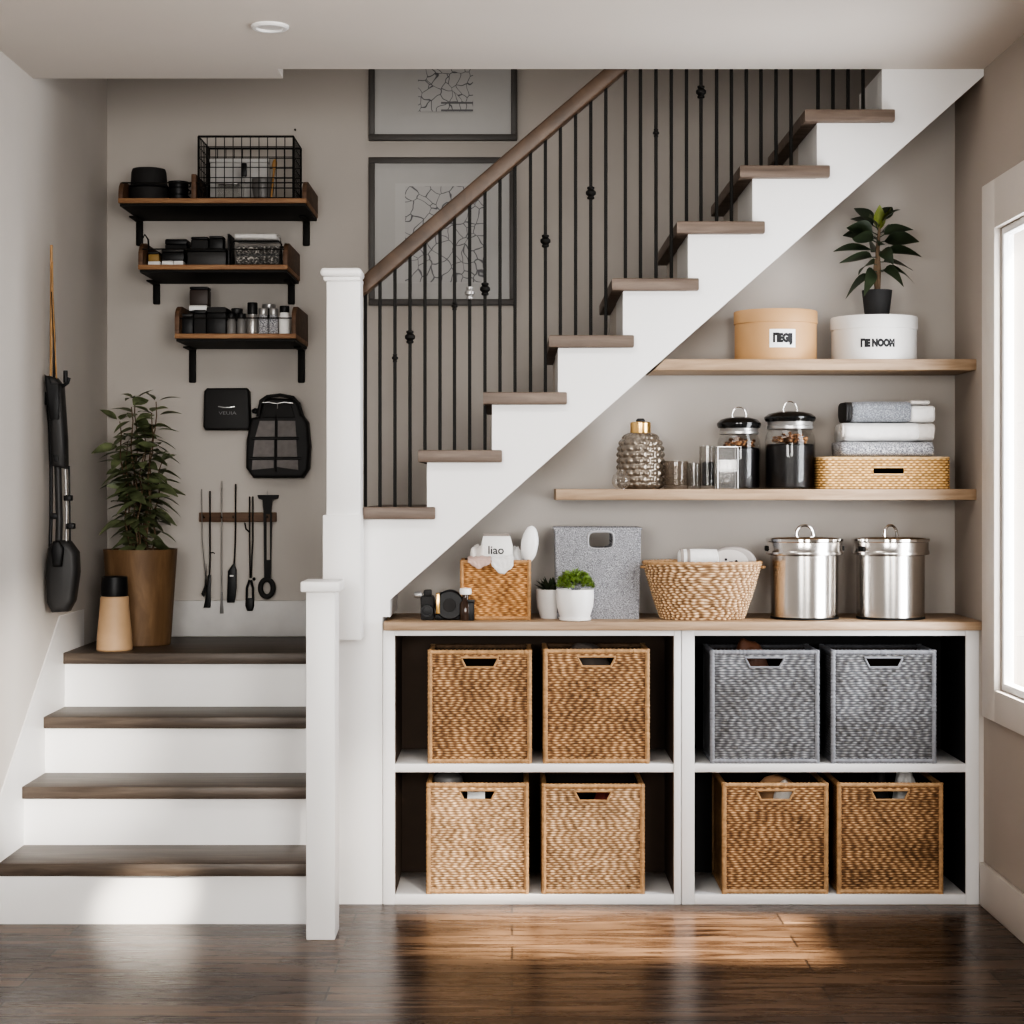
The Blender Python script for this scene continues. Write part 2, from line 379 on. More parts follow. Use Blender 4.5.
# window: casing, sash, pane
win = bpy.data.objects.new('window_1', None); COL.objects.link(win); win.location = (XR, W0, WZ0); struct(win)
mb = MB(); cw = .145; wd, wh = W1 - W0, WZ1 - WZ0
mb.box(-.018, .0, -cw, 0, -cw * .65, wh + cw, .003); mb.box(-.018, .0, wd, wd + cw, -cw * .65, wh + cw, .003)
mb.box(-.018, .0, 0, wd, wh, wh + cw, .003); mb.box(-.018, .0, 0, wd, -cw * .65, 0, .003)
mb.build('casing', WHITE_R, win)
mb = MB(); fw = .022
mb.box(.004, .035, 0, fw, 0, wh, .003); mb.box(.004, .035, wd - fw, wd, 0, wh, .003); mb.box(.004, .035, fw, wd - fw, 0, fw, .003); mb.box(.004, .035, fw, wd - fw, wh - fw, wh, .003)
mb.build('sash', WHITE, win)
MB().box(.016, .020, fw, wd - fw, fw, wh - fw).build('pane', WINGLASS, win)
# baseboards
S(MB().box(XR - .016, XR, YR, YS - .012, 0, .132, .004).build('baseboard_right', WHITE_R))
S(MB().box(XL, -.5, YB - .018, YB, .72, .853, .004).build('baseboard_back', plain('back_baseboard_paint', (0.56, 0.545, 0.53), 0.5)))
# skirting that climbs the left wall with the steps
mb = MB()
mb.prism([(YR, 0), (5.62, 0), (6.45, .70), (6.46, .70), (6.46, .845), (6.12, .845), (5.05, .132), (YR, .132)], XL, XL + .005, 'X')
S(mb.build('trim_1', WHITE))

# white wall below the upper stair
S(MB().box(-.545, X(382.5, YS), YS, YS + .10, 0, Z(640, YS)).build('wall_stair', WHITE))
def dg(px): return 591 - .882 * (px - 400)      # slope of the stair's underside
al = [(X(383, YS), 0), (X(383, YS), Z(600, YS)), (X(390, YS), Z(dg(390), YS)), (X(991.5, YS), ZC), (XR, ZC), (XR, 0)]
S(MB().prism(al, YA, YA + .06).build('wall_alcove', WALL))

# lower flight
low = thing('staircase', 'lower flight of four dark brown wooden steps with white risers by the left wall', 'staircase', (XL + .001, 5.38, 0))
XE = -.5465 - XL
for i in range(4):
    y0 = .26 * i; y1 = y0 + .285 if i < 3 else YB - 5.38 - .019
    z = .18 * (i + 1)
    MB().box(.0, XE, y0, y1, z - .037, z, .004).build('tread', TREAD, low)
    MB().box(.0, XE - .004, y0 + .022, y0 + .045, z - .18, z - .037).build('riser', WHITE, low)
# upper flight
up = thing('staircase', 'upper flight of weathered wooden treads on a white stepped stringer climbing right', 'staircase', (X(341, YS), YS, Z(640, YS)))
ox, oy, oz = up.location
rx = [341, 427, 492, 558, 623, 688, 752.5, 817, 882]
ty = [507, 450, 392, 335, 278, 221, 165, 109]
tl = [363, 418, 483, 549, 612, 677, 740, 805]; tr_ = [435, 502, 567, 634, 699, 765, 830, 895]
def up_xz(px, py): return (X(px, YS) - ox, Z(py, YS) - oz)
pts = [(341, 640), (382.5, 640), (382.5, 617), (390, 617), (390, dg(390)), (984.5, dg(984.5)), (984.5, 69.1), (882, 69.1)]
for i in range(7, -1, -1):
    pts += [(rx[i + 1], ty[i] + 12), (rx[i], ty[i] + 12)]
mb = MB(); mb.prism([up_xz(*p) for p in pts], 0, YA - YS + .001); mb.build('stringer', WHITE, up)
treadz = []
for i in range(8):
    d = 5.63
    zt = Z(ty[i], d); treadz.append(zt)
    zl = zt - .037 - oz
    x0, x1, x2 = X(tl[i], d) - ox, X(rx[i + 1], YS) - ox - .002, X(tr_[i], d) - ox
    mb = MB()
    mb.prism([(x0, d - oy), (x2, d - oy), (x2, -.003), (x1, -.003), (x1, 6.45 - oy), (x0, 6.45 - oy)], zl, zl + .037, 'Z', .004)
    mb.build('tread', TREAD_U, up)
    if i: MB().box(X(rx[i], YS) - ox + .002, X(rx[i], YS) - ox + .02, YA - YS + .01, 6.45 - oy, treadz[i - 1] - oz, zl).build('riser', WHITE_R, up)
# newel posts
lp = thing('newel_post', 'short square white newel post standing on the floor at the foot of the stairs', 'newel post', (X(320.5, 5.21), 5.21, 0))
w = M(29, 5.21) / 2
MB().box(-w, w, 0, .125, 0, Z(591, 5.21), .003).build('post', WHITE, lp)
mb = MB(); zc = Z(592, 5.21); mb.box(-w - .014, w + .014, -.015, .14, zc, zc + .03, .005); mb.build('cap', WHITE, lp)
hp = thing('newel_post', 'tall square white newel post holding the lower end of the wooden handrail', 'newel post', (X(343.4, 5.55), 5.55, Z(640, 5.55)))
z0 = hp.location.z; w = M(34, 5.55) / 2
MB().box(-w, w, 0, .105, Z(520, 5.55) - z0, Z(277, 5.55) - z0, .003).build('post', WHITE, hp)
MB().box(-w - .010, w + .002, -.012, .106, 0, Z(515, 5.55) - z0, .003).build('base_block', WHITE, hp)
mb = MB(); zc = Z(277, 5.55) - z0; mb.box(-w - .017, w + .004, -.02, .106, zc, zc + .026, .011, 3); mb.box(-w - .008, w + .001, -.01, .106, zc - .012, zc, .003); mb.build('cap', WHITE, hp)
# railing
DR = 5.705
rail = thing('stair_railing', 'wooden handrail on thin black iron balusters along the upper stair', 'railing', (X(364, DR), DR, Z(507, DR)))
ox, oy, oz = rail.location
def rp(px, py): return (X(px, DR) - ox, Z(py, DR) - oz)
hb = lambda px: 297.5 - .857 * (px - 362)
mb = MB(); mb.prism([rp(362.5, hb(362)), rp(830, hb(830)), rp(830, hb(830) - 20), rp(362.5, hb(362) - 20)], -.03, .03, 'Y', .006); mb.build('handrail', RAILW, rail)
bx = [365.5, 380, 395, 410, 425, 440, 454.5, 469.7, 485, 500, 515, 530.5, 545.4, 560.4, 575.6, 590.8, 605.8, 625.4, 640.5, 656, 671.3, 686.5, 701, 716.6, 731.4, 746.3, 761, 776, 791, 818, 833, 848, 863]
kn = {410: 337, 395: 358, 469.7: 293, 485: 289, 454.5: 306, 545.4: 241, 590.8: 193, 656: 133, 701: 92}
for px in bx:
    ti = max(i for i in range(8) if tl[i] + 5 < px or i == 0)
    if px in (485,): ti = 1
    x = X(px, DR) - ox; zb = treadz[ti] - oz; zt = Z(hb(px) - 3, DR) - oz
    bo = MB().box(x - .0049, x + .0049, -.0049, .0049, zb, zt, .0012, 1).build('baluster', IRON, rail)
    if px in kn:
        zk = Z(kn[px], DR) - oz; k = 1.0 if px in (410, 469.7, 485, 545.4, 590.8, 701) else .62
        mk = MB().lathe([(.006, -.020 * k), (.011 * k, -.018 * k), (.011 * k, -.013 * k), (.0085 * k, -.010 * k), (.0155 * k, -.004 * k), (.0155 * k, .004 * k), (.0085 * k, .010 * k), (.011 * k, .013 * k), (.011 * k, .018 * k), (.006, .020 * k)], 14, (x, 0, zk))
        ko = mk.build('knuckle', SILVER if px == 469.7 else IRON, bo)  # one knuckle in a paler silver tone
        if px == 469.7: ko['label'] = 'pale metal knuckle'
# ceiling light
cl = thing('ceiling_light', 'small round white recessed ceiling light', 'ceiling light', (X(270, 5.13), 5.13, ZC))
MB().lathe([(.052, 0), (.052, -.005), (.047, -.009), (.038, -.009), (.036, -.004), (.036, 0)], 36).build('trim_ring', WHITE, cl)
MB().lathe([(0.0, -.0035), (.020, -.0045), (.0355, -.003), (.0355, 0)], 32).build('lens', LENS, cl)

# ------------------------------------------------------------------ cube shelving and worktop
YU = 5.655; UD = 5.99 - YU
def cube_unit(px0, px1, pl, pr, backmat, label):
    t = thing('cube_shelf', label, 'shelving unit', (X(px0, YU), YU, 0), group='white cube shelving under the stairs')
    w = X(px1, YU) - X(px0, YU); zt = Z(630.5, 5.63)
    a, b = M(pl, YU), M(pr, YU)
    MB().box(0, a, 0, UD, 0, zt, .0015).build('side_panel', CABW, t)
    MB().box(w - b, w, 0, UD, 0, zt, .0015).build('side_panel', CABW, t)
    MB().box(a, w - b, 0, UD, zt - M(6, YU), zt, .0015).build('top_panel', CABW, t)
    for z0_, z1_ in ((Z(894.5, YU), Z(772.5, YU)), (Z(764, YU), zt - M(6, YU))):
        MB().box(a, a + .0015, .008, UD - .009, z0_ + .0004, z1_ - .0004).build('shade_lining', backmat, t)  # thin dark sheets imitating shade on the cubby sides
        MB().box(w - b - .0015, w - b, .008, UD - .009, z0_ + .0004, z1_ - .0004).build('shade_lining', backmat, t)
    MB().box(a, w - b, .003, UD, Z(772.5, YU), Z(764, YU), .0015).build('shelf', CABW, t)
    MB().box(a, w - b, 0, UD, 0, Z(894.5, YU), .0015).build('bottom_panel', CABW, t)
    MB().box(a, w - b, UD - .008, UD, Z(894.5, YU), Z(772.5, YU)).build('back_panel', backmat, t)
    MB().box(a, w - b, UD - .008, UD, Z(764, YU), zt - M(6, YU)).build('back_panel', backmat, t)
    return t
cube_unit(382.9, 681, 12, 7, DKBROWN, 'left white cube shelf with four brown wicker baskets')
u2 = cube_unit(681.6, 979, 13, 13, DKBACK, 'right white cube shelf with two grey baskets above two brown ones')
MB().box(X(979, YU) - X(681.6, YU) + .0005, XR - X(681.6, YU) - .0005, .004, .03, 0, Z(630.5, 5.63)).build('filler_strip', WHITE_R, u2)
ZW = Z(622, 5.63)
wt = MB().box(0, XR - X(383.4, 5.63) - .004, 0, 6.027 - 5.63, -(ZW - Z(630.5, 5.63)), 0, .002).build('worktop', OAK, None, loc=(X(383.4, 5.63), 5.63, ZW))
tag(wt, 'long pale oak worktop on top of the two white cube shelves', 'worktop')

# floating shelves in the alcove
YF = 5.75; ZM = Z(489, YF); ZU = Z(359, YF)
def wshelf(px0t, px0b, px1, z, th, label):
    x0 = X(px0t, YF); o = MB().prism([(0, 0), (X(px1, YF) - x0, 0), (X(px1, YF) - x0, -th), (X(px0b, YF) - x0, -th)], 0, 6.029 - YF, 'Y', .0025).build('wall_shelf', OAK, None, loc=(x0, YF, z))
    tag(o, label, 'shelf', 'pale oak shelves under the stairs')
wshelf(665, 653.5, 977, ZU, .034, 'upper pale oak wall shelf with the two round boxes')
wshelf(556, 556, 977, ZM, .034, 'lower pale oak wall shelf with the glass jars and towels')

# ------------------------------------------------------------------ baskets
def weave_panel(mb, o, U, V, Nn, nu, nv, amp, sk=None, su=4, sv=4, seed=0.0, wob=0.28):
    o, U, V, Nn = Vector(o), Vector(U), Vector(V), Vector(Nn)
    def fn(u, v):
        vv = v * nv + wob * noise.noise(Vector((u * nu * .55, v * nv * .35, seed)))
        row = math.floor(vv); r = abs(math.sin(PI * (vv - row))) ** .7
        uu = u * nu + 0.8 * noise.noise(Vector((u * 3, row * 1.7, seed + 5)))
        rn_ = math.sin(row * 127.1 + seed * 3.1) * 43758.5; rn_ -= math.floor(rn_)
        wv = .5 + .5 * math.sin(PI * uu + PI * row * .5 + 3.2 * rn_)
        h = r * (.42 + .58 * wv)
        ed_ = min(u, 1 - u)
        if ed_ < .07: h *= .62 + .38 * abs(math.sin(PI * vv * .5)) * (ed_ / .07)
        c = .5 + .5 * noise.noise(Vector((math.floor(uu) * 1.37, row * 1.91, seed + 2))) + .35 * noise.noise(Vector((u * 4, v * 4, seed + 9)))
        e = min(1, min(u, 1 - u) * 30, min(v, 1 - v) * 30)
        return o + U * u + V * v + Nn * (amp * h * e), h, min(1, max(0, c))
    return mb.surf(fn, nu * su, nv * sv, sk, attr=True)
def trap(hx, hy0, hy1, cut, cx=.5):
    """trapezoid hand hole, narrower below; u, v in 0..1"""
    def f(u, v):
        if not hy0 < v < hy1: return False
        k = (v - hy0) / (hy1 - hy0)
        return abs(u - cx) < hx * (cut + (1 - cut) * k)
    return f
def square_basket(name, label, cat, loc, w, d, h, wm, rm, seed, hole=True, rz=0, group=None, rows=44, warps=24, cx=.5, r=.0078):
    t = thing(name, label, cat, loc, rz, group)
    hy0, hy1 = 1 - .138, 1 - .050
    sk = trap(.19, hy0, hy1, .72, cx) if hole else None
    mb = MB(); a = .0035
    g = r * .9
    weave_panel(mb, (-w / 2 + g, .006, g), (w - 2 * g, 0, 0), (0, 0, h - 2 * g), (0, -1, 0), warps, rows, a, sk, seed=seed)
    weave_panel(mb, (w / 2 - g, d - .006, g), (-w + 2 * g, 0, 0), (0, 0, h - 2 * g), (0, 1, 0), warps, rows, a, None, 2, 2, seed + 1)
    weave_panel(mb, (-w / 2 + .006, d - g, g), (0, -d + 2 * g, 0), (0, 0, h - 2 * g), (-1, 0, 0), warps, rows, a, None, 3, 3, seed + 2)
    weave_panel(mb, (w / 2 - .006, g, g), (0, d - 2 * g, 0), (0, 0, h - 2 * g), (1, 0, 0), warps, rows, a, None, 3, 3, seed + 3)
    mb.build('woven_sides', wm, t, sharp=9)
    mb = MB()
    it = .012
    mb.surf(lambda u, v: (Vector((-w / 2 + g + (w - 2 * g) * u, it, g + (h - 2 * g) * v)), 0, 0), 60, 60, sk)
    mb.box(-w / 2 + it, w / 2 - it, d - it - .001, d - it, .004, h - .01); mb.box(-w / 2 + it, -w / 2 + it + .001, it, d - it, .004, h - .01)
    mb.box(w / 2 - it - .001, w / 2 - it, it, d - it, .004, h - .01); mb.box(-w / 2 + .006, w / 2 - .006, .006, d - .006, .003, .008)
    mb.build('lining', LINER, t)
    def rod(mb, a, b, seedr):
        a, b = Vector(a), Vector(b); n = max(8, int((b - a).length / .004))
        pts = [a.lerp(b, i / n) for i in range(n + 1)]
        rad = [r * (1 + .10 * math.sin(i * 2.1 + seedr) + .10 * noise.noise(Vector((i * .6, seedr, 0)))) for i in range(n + 1)]
        mb.tube(pts, rad, 8)
    mb = MB(); q = r
    P = lambda sx, sy, z: (sx * (w / 2 - q), q if sy < 0 else d - q, z)
    for sx in (-1, 1):
        for sy in (-1, 1): rod(mb, P(sx, sy, 0), P(sx, sy, h), seed + sx + sy * 2)
    for z in (q, h - q):
        rod(mb, P(-1, -1, z), P(1, -1, z), seed)
        rod(mb, P(-1, -1, z), P(-1, 1, z), seed + .5); rod(mb, P(1, -1, z), P(1, 1, z), seed + .7)
    mb.build('edging', rm, t)
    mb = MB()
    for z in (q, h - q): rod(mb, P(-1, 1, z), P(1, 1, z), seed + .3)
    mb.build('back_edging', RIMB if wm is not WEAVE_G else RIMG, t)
    if hole:
        ww, hh = w - 2 * g, h - 2 * g
        def hp_(u, v): return (-w / 2 + g + ww * u, .004, g + hh * v)
        c = [hp_(cx - .19, hy1), hp_(cx + .19, hy1), hp_(cx + .19 * .74, hy0), hp_(cx - .19 * .74, hy0)]
        loop = []
        for i in range(4):
            A, B = Vector(c[i]), Vector(c[(i + 1) % 4])
            loop += [A.lerp(B, k / 8) for k in range(8)]
        MB().tube(loop, .0034, 6, closed=True).build('handle_edge', rm, t)
    return t
YBK = 5.659
cubs = [
    (427.5, 532, 650, 764, 'b', 'brown wicker basket in the upper row, far left cubby position', .5),
    (543, 650, 649, 764, 'b', 'brown wicker basket with dark cloth on top, upper row of the left shelf', .5),
    (426, 529, 783, 895, 'p', 'sunlit pale brown wicker basket with white papers showing in its hand hole, bottom row', .5),
    (541.5, 645, 784, 895, 'p', 'sunlit pale brown wicker basket with something dark red in its hand hole, bottom row', .5),
    (710, 820, 650, 763, 'g', 'left grey woven basket in the upper row of the right cube shelf', .5),
    (831, 937, 650, 763, 'g', 'right grey woven basket in the upper row of the right cube shelf', .5),
    (722, 829, 783, 894, 'b', 'brown wicker basket below the left grey basket, tan cloth inside', .5),
    (837, 944, 783, 894, 'b', 'brown wicker basket below the right grey basket, white wrap inside', .5)]
BK = []
ZS1, ZS0 = Z(764, YU), Z(894.5, YU)
for i, (a, b, t0, t1, k, lab, cx) in enumerate(cubs):
    upr = t0 < 700
    w = M(b - a, YBK); h = (Z(t0, YBK) - (ZS1 if upr else ZS0))
    wm, rm = {'b': (WEAVE_B, ROD_B), 'p': (WEAVE_P, ROD_B), 'g': (WEAVE_G, ROD_G)}[k]  # bottom-left pair gets a paler weave, sunlight put into the colour
    gname = 'grey cube shelf baskets' if k == 'g' else 'brown cube shelf baskets'
    BK.append(square_basket('storage_basket', lab, 'basket', (X((a + b) / 2, YBK), YBK, ZS1 if upr else ZS0), w, .225 if upr else .295, h, wm, rm, i * 11.3, rz=0, group=gname))
def bundle(name, label, cat, loc, sx, sy, sz, mat, seed, amp=.25, fr=2.5, flat=.7):
    return tag(MB().blob((0, 0, sz * flat), sx, sy, sz, amp, fr, seed, 4, flat).build(name, mat, None, loc=loc), label, cat)
def inb(i, dx, dy, z): # a spot in basket i, z metres above its base
    l = BK[i].location; return (l.x + dx, l.y + dy, l.z + z)
bundle('folded_cloth', 'dark taupe cloth bundle in the upper brown basket', 'cloth', inb(1, -.03, .115, .012), .105, .07, .203, TAUPE_D, 3, .12)
jar_l = thing('storage_jar', 'grey jar with domed lid in the bottom left pale basket', 'jar', inb(2, -.095, .16, .009))
MB().lathe([(.045, 0), (.048, .02), (.048, .28), (.042, .285)], 28).build('body', GREYC, jar_l)
MB().lathe([(.049, .286), (.049, .30), (.045, .324), (.028, .337), (0.0, .342)], 28).build('lid', GREYC, jar_l)
for k in range(3):
    o = MB().box(-.0007 - .016 * k, .022 - .016 * k, 0, .0012, 0, .30).build('paper_sheet', PAPER, None, loc=inb(2, .0, .05 + .008 * k, .009))
    tag(o, ['rightmost white paper sheet standing in the bottom left pale basket', 'middle white paper sheet standing in the bottom left pale basket', 'leftmost white paper sheet standing in the bottom left pale basket'][k], 'paper', 'papers in the pale basket')
bundle('folded_cloth', 'dark red cloth bundle in the pale basket at the bottom', 'cloth', inb(3, .04, .12, .012), .055, .06, .170, RED, 5, .1)
bundle('leather_pouch', 'rust brown leather pouch peeking over the left grey basket', 'pouch', inb(4, -.03, .15, .012), .075, .05, .207, RUST, 6, .15)
bundle('folded_cloth', 'tan cloth bundle in the brown basket below the left grey basket', 'cloth', inb(6, .02, .13, .012), .11, .07, .196, plain('tan_cloth', (.42, .25, .14), .9, bmp=.3), 8, .1)
bundle('paper_bundle', 'crumpled pale paper in the hand hole of the lower brown basket', 'paper', inb(6, .03, .045, .012), .04, .03, .195, TERRY_B, 9, .1)
bundle('plastic_wrap', 'crumpled white wrap in the lower right brown basket', 'wrap', inb(7, .075, .15, .012), .040, .05, .222, TERRY_W, 12, .2)
bundle('folded_cloth', 'black cloth bundle in the lower right brown basket', 'cloth', inb(7, -.01, .13, .012), .040, .06, .210, BLACK_M, 13, .2)

# ------------------------------------------------------------------ on the worktop
# small wicker basket with its contents
dB = 5.71
wb = square_basket('storage_basket', 'square honey wicker basket on the worktop with white bottles inside', 'basket', (X(495.5, dB), dB, ZW), M(71, dB), .17, M(60, dB), WEAVE_S, ROD_S, 77, hole=False, rows=28, warps=16, r=.006)
bl = wb.location; zt = M(60, dB)
ct = thing('carton', 'white milk carton style pack with small lettering in the honey wicker basket', 'carton', (X(496, dB + .08), dB + .085, bl.z + .010))
cz = Z(536, dB + .085) - ct.location.z; cwid = M(17, dB)
mb = MB(); mb.prism([(-.052, 0), (.052, 0), (.052, cz - .03), (.044, cz), (-.040, cz), (-.048, cz - .035)], -.03, .03, 'Y', .003); mb.build('pack', OFFWHITE, ct)
MB().box(-.040, .040, -.006, .006, cz - .002, cz + .008, .003).build('top_seam', TAUPE, ct)
text('liao', .036, 'lettering', INK, ct, lambda x, y: (x, -.0308, cz - .044 + y), .0005)
bt = thing('oval_brush', 'white oval brush standing in the honey wicker basket', 'brush', (X(521, dB + .06), dB + .06, bl.z + .010)); bt.rotation_euler = (0, .12, 0)
bz = Z(526, dB + .06) - bt.location.z
MB().blob((0, 0, bz - .055), .027, .018, .058, .05, 2, 3).build('head', CERAMIC, bt); MB().tube([(0, 0, 0), (-.0, 0, bz - .08)], .009, 10).build('handle', CERAMIC, bt)
# cloth that hangs over the rim
def drape(name, label, x0, x1, drop, mat, seed, inner=.04, yoff=0.0):
    def fn(u, v):
        x = x0 + (x1 - x0) * u
        L = inner + drop * (1 - .55 * abs(2 * u - 1) ** 1.4) * (1 + .12 * noise.noise(Vector((u * 5, seed, 0))))
        s = v * L
        wob = .004 * noise.noise(Vector((u * 6, v * 4, seed)))
        if s < inner: p = Vector((x, inner - s - .004, zt + .006 + .25 * (inner - s) * (.4 + .6 * abs(noise.noise(Vector((u * 4, 1, seed)))))))
        else: p = Vector((x, -.009, zt + .006 - (s - inner)))
        return p + Vector((0, -abs(wob) + yoff, wob)), 0, 0
    o = MB().surf(fn, 24, 24).build(name, mat, None, loc=tuple(bl)); md = o.modifiers.new('thick', 'SOLIDIFY'); md.thickness = .002; md.offset = 1
    return tag(o, label, 'cloth')
drape('draped_cloth', 'white cloth hanging over the front rim of the honey wicker basket', -.012, .055, .050, TERRY_W, 2)
drape('draped_cloth', 'dusty pink cloth over the rim, left of the white cloth on the wicker basket', -.085, -.014, .032, PINK, 8)
bundle('crumpled_cloth', 'pale crumpled cloth beside the carton in the honey wicker basket', 'cloth', (X(478, dB + .07), dB + .06, bl.z + .010), .034, .038, .128, TERRY_B, 21, .3)
bundle('crumpled_cloth', 'white crumpled cloth behind the oval brush in the wicker basket', 'cloth', (X(517, dB + .12), dB + .125, bl.z + .010), .035, .03, .122, TERRY_W, 24, .3)
# black gadgets in the corner
dC = 5.705
cam_ = thing('tape_dispenser', 'round black tape dispenser with gold strip at the left of the worktop', 'tape dispenser', (X(449.5, dC), dC, ZW))
rr = M(15.0, dC)
MB().lathe([(rr * .35, 0), (rr * .9, .0), (rr, .006), (rr, .040), (rr * .9, .046), (rr * .35, .046), (rr * .35, .003)], 36, (0, 0, rr), 'Y').build('reel', BLACK, cam_)
MB().lathe([(rr * .42, -.0015), (rr * .46, .002), (rr * .34, .042)], 24, (0, 0, rr), 'Y').build('hub', BLACK_M, cam_)
MB().box(-M(13.5, dC), -M(9.5, dC), -.008, .03, .02, M(27, dC), .002).build('gold_strip', GOLD, cam_)
MB().box(-rr * 1.0, rr * .9, .005, .045, 0, .018, .004).build('base', BLACK, cam_)
cb = thing('camera', 'small black camera with grey top knob beside the tape dispenser', 'camera', (X(427.5, dC), dC, ZW))
MB().box(-M(7, dC), M(6.5, dC), 0, .05, 0, M(24, dC), .006).build('body', BLACK_M, cb)
MB().lathe([(.0, -.013), (.013, -.012), (.014, -.018), (.019, -.018), (.020, -.002), (.0, -.001)], 24, (-.001, 0, .03), 'Y').build('lens', BLACK, cb)
MB().box(-.012, .012, .01, .04, M(24, dC), M(30, dC), .004).build('viewfinder', BLACK_M, cb)
MB().lathe([(.008, -.022), (.010, -.016), (.010, 0), (.006, .004)], 16, (-M(7, dC) + .002, .02, M(25, dC)), 'X').build('knob', SILVER, cb)
sb = thing('small_bottle', 'small dark bottle with white cap in front of the honey wicker basket', 'bottle', (X(465.5, 5.70), 5.70, ZW))
MB().lathe([(.016, 0), (.018, .004), (.018, .05), (.010, .062), (.010, .078)], 24).build('body', plain('brown_glass', (.05, .03, .022), .15), sb)
MB().lathe([(.0105, .078), (.018, .080), (.019, .088), (.017, .098), (.0, .100)], 24).build('cap', CERAMIC, sb)
sb2 = thing('small_box', 'tiny black box beside the white-capped bottle', 'box', (X(471, 5.685), 5.685, ZW))
MB().box(-.010, .010, 0, .02, 0, .056, .003).build('body', BLACK, sb2); MB().box(-.0108, .0108, -.0008, .0208, .056, .064, .002).build('lid', CHARCOAL, sb2)
# felt bin
dF = 5.76; fbw, fbh = M(86, dF), Z(529, dF) - ZW
fb = thing('felt_bin', 'tall grey felt bin with a cut-out hand hole on the worktop', 'bin', (X(598, dF), dF, ZW))
def fsk(u, v):
    cx_, cy_, a, b = .532, .875, .145, .092
    x, y = (u - cx_) / a, (v - cy_) / b
    return abs(x) ** 4 + abs(y) ** 4 < 1
def fpanel(mb, x0, x1, y, sgn, sk, n=60):
    def fn(u, v):
        z = fbh * v; k = 1 - .05 * (1 - v) ** 1
        x = (x0 + (x1 - x0) * u) * k
        return Vector((x, y + sgn * .010 * math.sin(PI * u) * math.sin(PI * v), z)), 0, 0
    mb.surf(fn, n, n, sk)
mb = MB(); fd = .20
fpanel(mb, -fbw / 2, fbw / 2, .002, -1, fsk, 110); fpanel(mb, -fbw / 2, fbw / 2, fd, 1, fsk, 110)
for sx in (-1, 1):
    mb.surf(lambda u, v: (Vector((sx * (fbw / 2) * (1 - .05 * (1 - v)), .002 + (fd - .002) * u, fbh * v)), 0, 0), 8, 20)
bmesh.ops.remove_doubles(mb.bm, verts=mb.bm.verts, dist=.0012)
bmesh.ops.recalc_face_normals(mb.bm, faces=mb.bm.faces)
o = mb.build('shell', FELT, fb, sharp=1.2); md = o.modifiers.new('t', 'SOLIDIFY'); md.thickness = .005; md.offset = -1
MB().box(-fbw / 2 + .012, fbw / 2 - .012, .012, fd - .01, .001, .006).build('base', FELT, fb)
loop = [(-fbw / 2 + fbw * (.532 + .15 * math.copysign(abs(math.cos(a)) ** .5, math.cos(a))), -.004, fbh * (.875 + .097 * math.copysign(abs(math.sin(a)) ** .5, math.sin(a)))) for a in [2 * PI * i / 48 for i in range(48)]]
MB().tube(loop, .0042, 6, closed=True).build('handle_edge', plain('light_felt_edge', (.36, .36, .375), .9), fb)
mb = MB()
mb.tube([(-fbw / 2 - .001, -.000, fbh), (fbw / 2 + .001, -.0, fbh), (fbw / 2 + .001, fd, fbh), (-fbw / 2 - .001, fd, fbh)], .0045, 8, closed=True); mb.build('rim', FELT, fb)
bundle('folded_cloth', 'dark cloth inside the grey felt bin', 'cloth', (X(600, dF), dF + .10, ZW + .008), .09, .07, .122, BLACK_M, 31, .1)
# potted plants
def plant_pot(name, label, loc, r, h, mat, saucer=False, taper=.78):
    t = thing(name, label, 'potted plant', loc)
    z = 0
    if saucer:
        MB().lathe([(r * .76, 0), (r * .84, .002), (r * .86, .010), (r * .80, .010), (r * .78, .006)], 36).build('saucer', CERAMIC, t); z = .0065
    MB().lathe([(r * taper * .96, z), (r * taper, z + .003), (r * .95, z + h * .4), (r, z + h * .75), (r * .985, z + h), (r * .93, z + h), (r * .9, z + h * .88)], 40).build('pot', mat, t)
    MB().lathe([(r * .92, z + h * .87), (0.0, z + h * .89)], 30).build('soil', SOIL, t)
    return t, z + h
p1, ph = plant_pot('potted_plant', 'bushy bright green plant in a white pot with saucer on the worktop', (X(575, 5.70), 5.70, ZW), M(19, 5.70), M(29, 5.70), CERAMIC, True)
mb = MB(); r0 = M(19, 5.70)
for i in range(620):
    a = R.uniform(0, 2 * PI); q_ = math.sqrt(R.random()); hgt = M(22, 5.70) * math.sqrt(max(0, 1 - (q_ * .93) ** 2.6)) * R.uniform(.55, 1.0)
    base = Vector((r0 * .92 * q_ * math.cos(a), r0 * .92 * q_ * math.sin(a), ph - .014 + hgt))
    dirv = Vector((math.cos(a) * q_, math.sin(a) * q_, .5)) + Vector((R.uniform(-.7, .7), R.uniform(-.7, .7), R.uniform(-.2, .7)))
    mb.leaf(base, dirv, R.uniform(.009, .015), R.uniform(.006, .010), R.uniform(-.2, .3), .3, n=3, roll=R.uniform(-1, 1))
mb.build('foliage', LEAF_B, p1, sharp=9)
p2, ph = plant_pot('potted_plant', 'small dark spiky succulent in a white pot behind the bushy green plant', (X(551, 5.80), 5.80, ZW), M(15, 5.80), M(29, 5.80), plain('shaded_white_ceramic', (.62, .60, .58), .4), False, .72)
mb = MB()
for i in range(26):
    a = i * 2.4; e = .5 + 1.0 * (i / 26)
    mb.leaf((.012 * math.cos(a), .012 * math.sin(a), ph - .012), (math.cos(a) * math.cos(e), math.sin(a) * math.cos(e), math.sin(e)), R.uniform(.045, .068), .014, .1, .5, n=5)
mb.build('foliage', LEAF_M, p2, sharp=9)
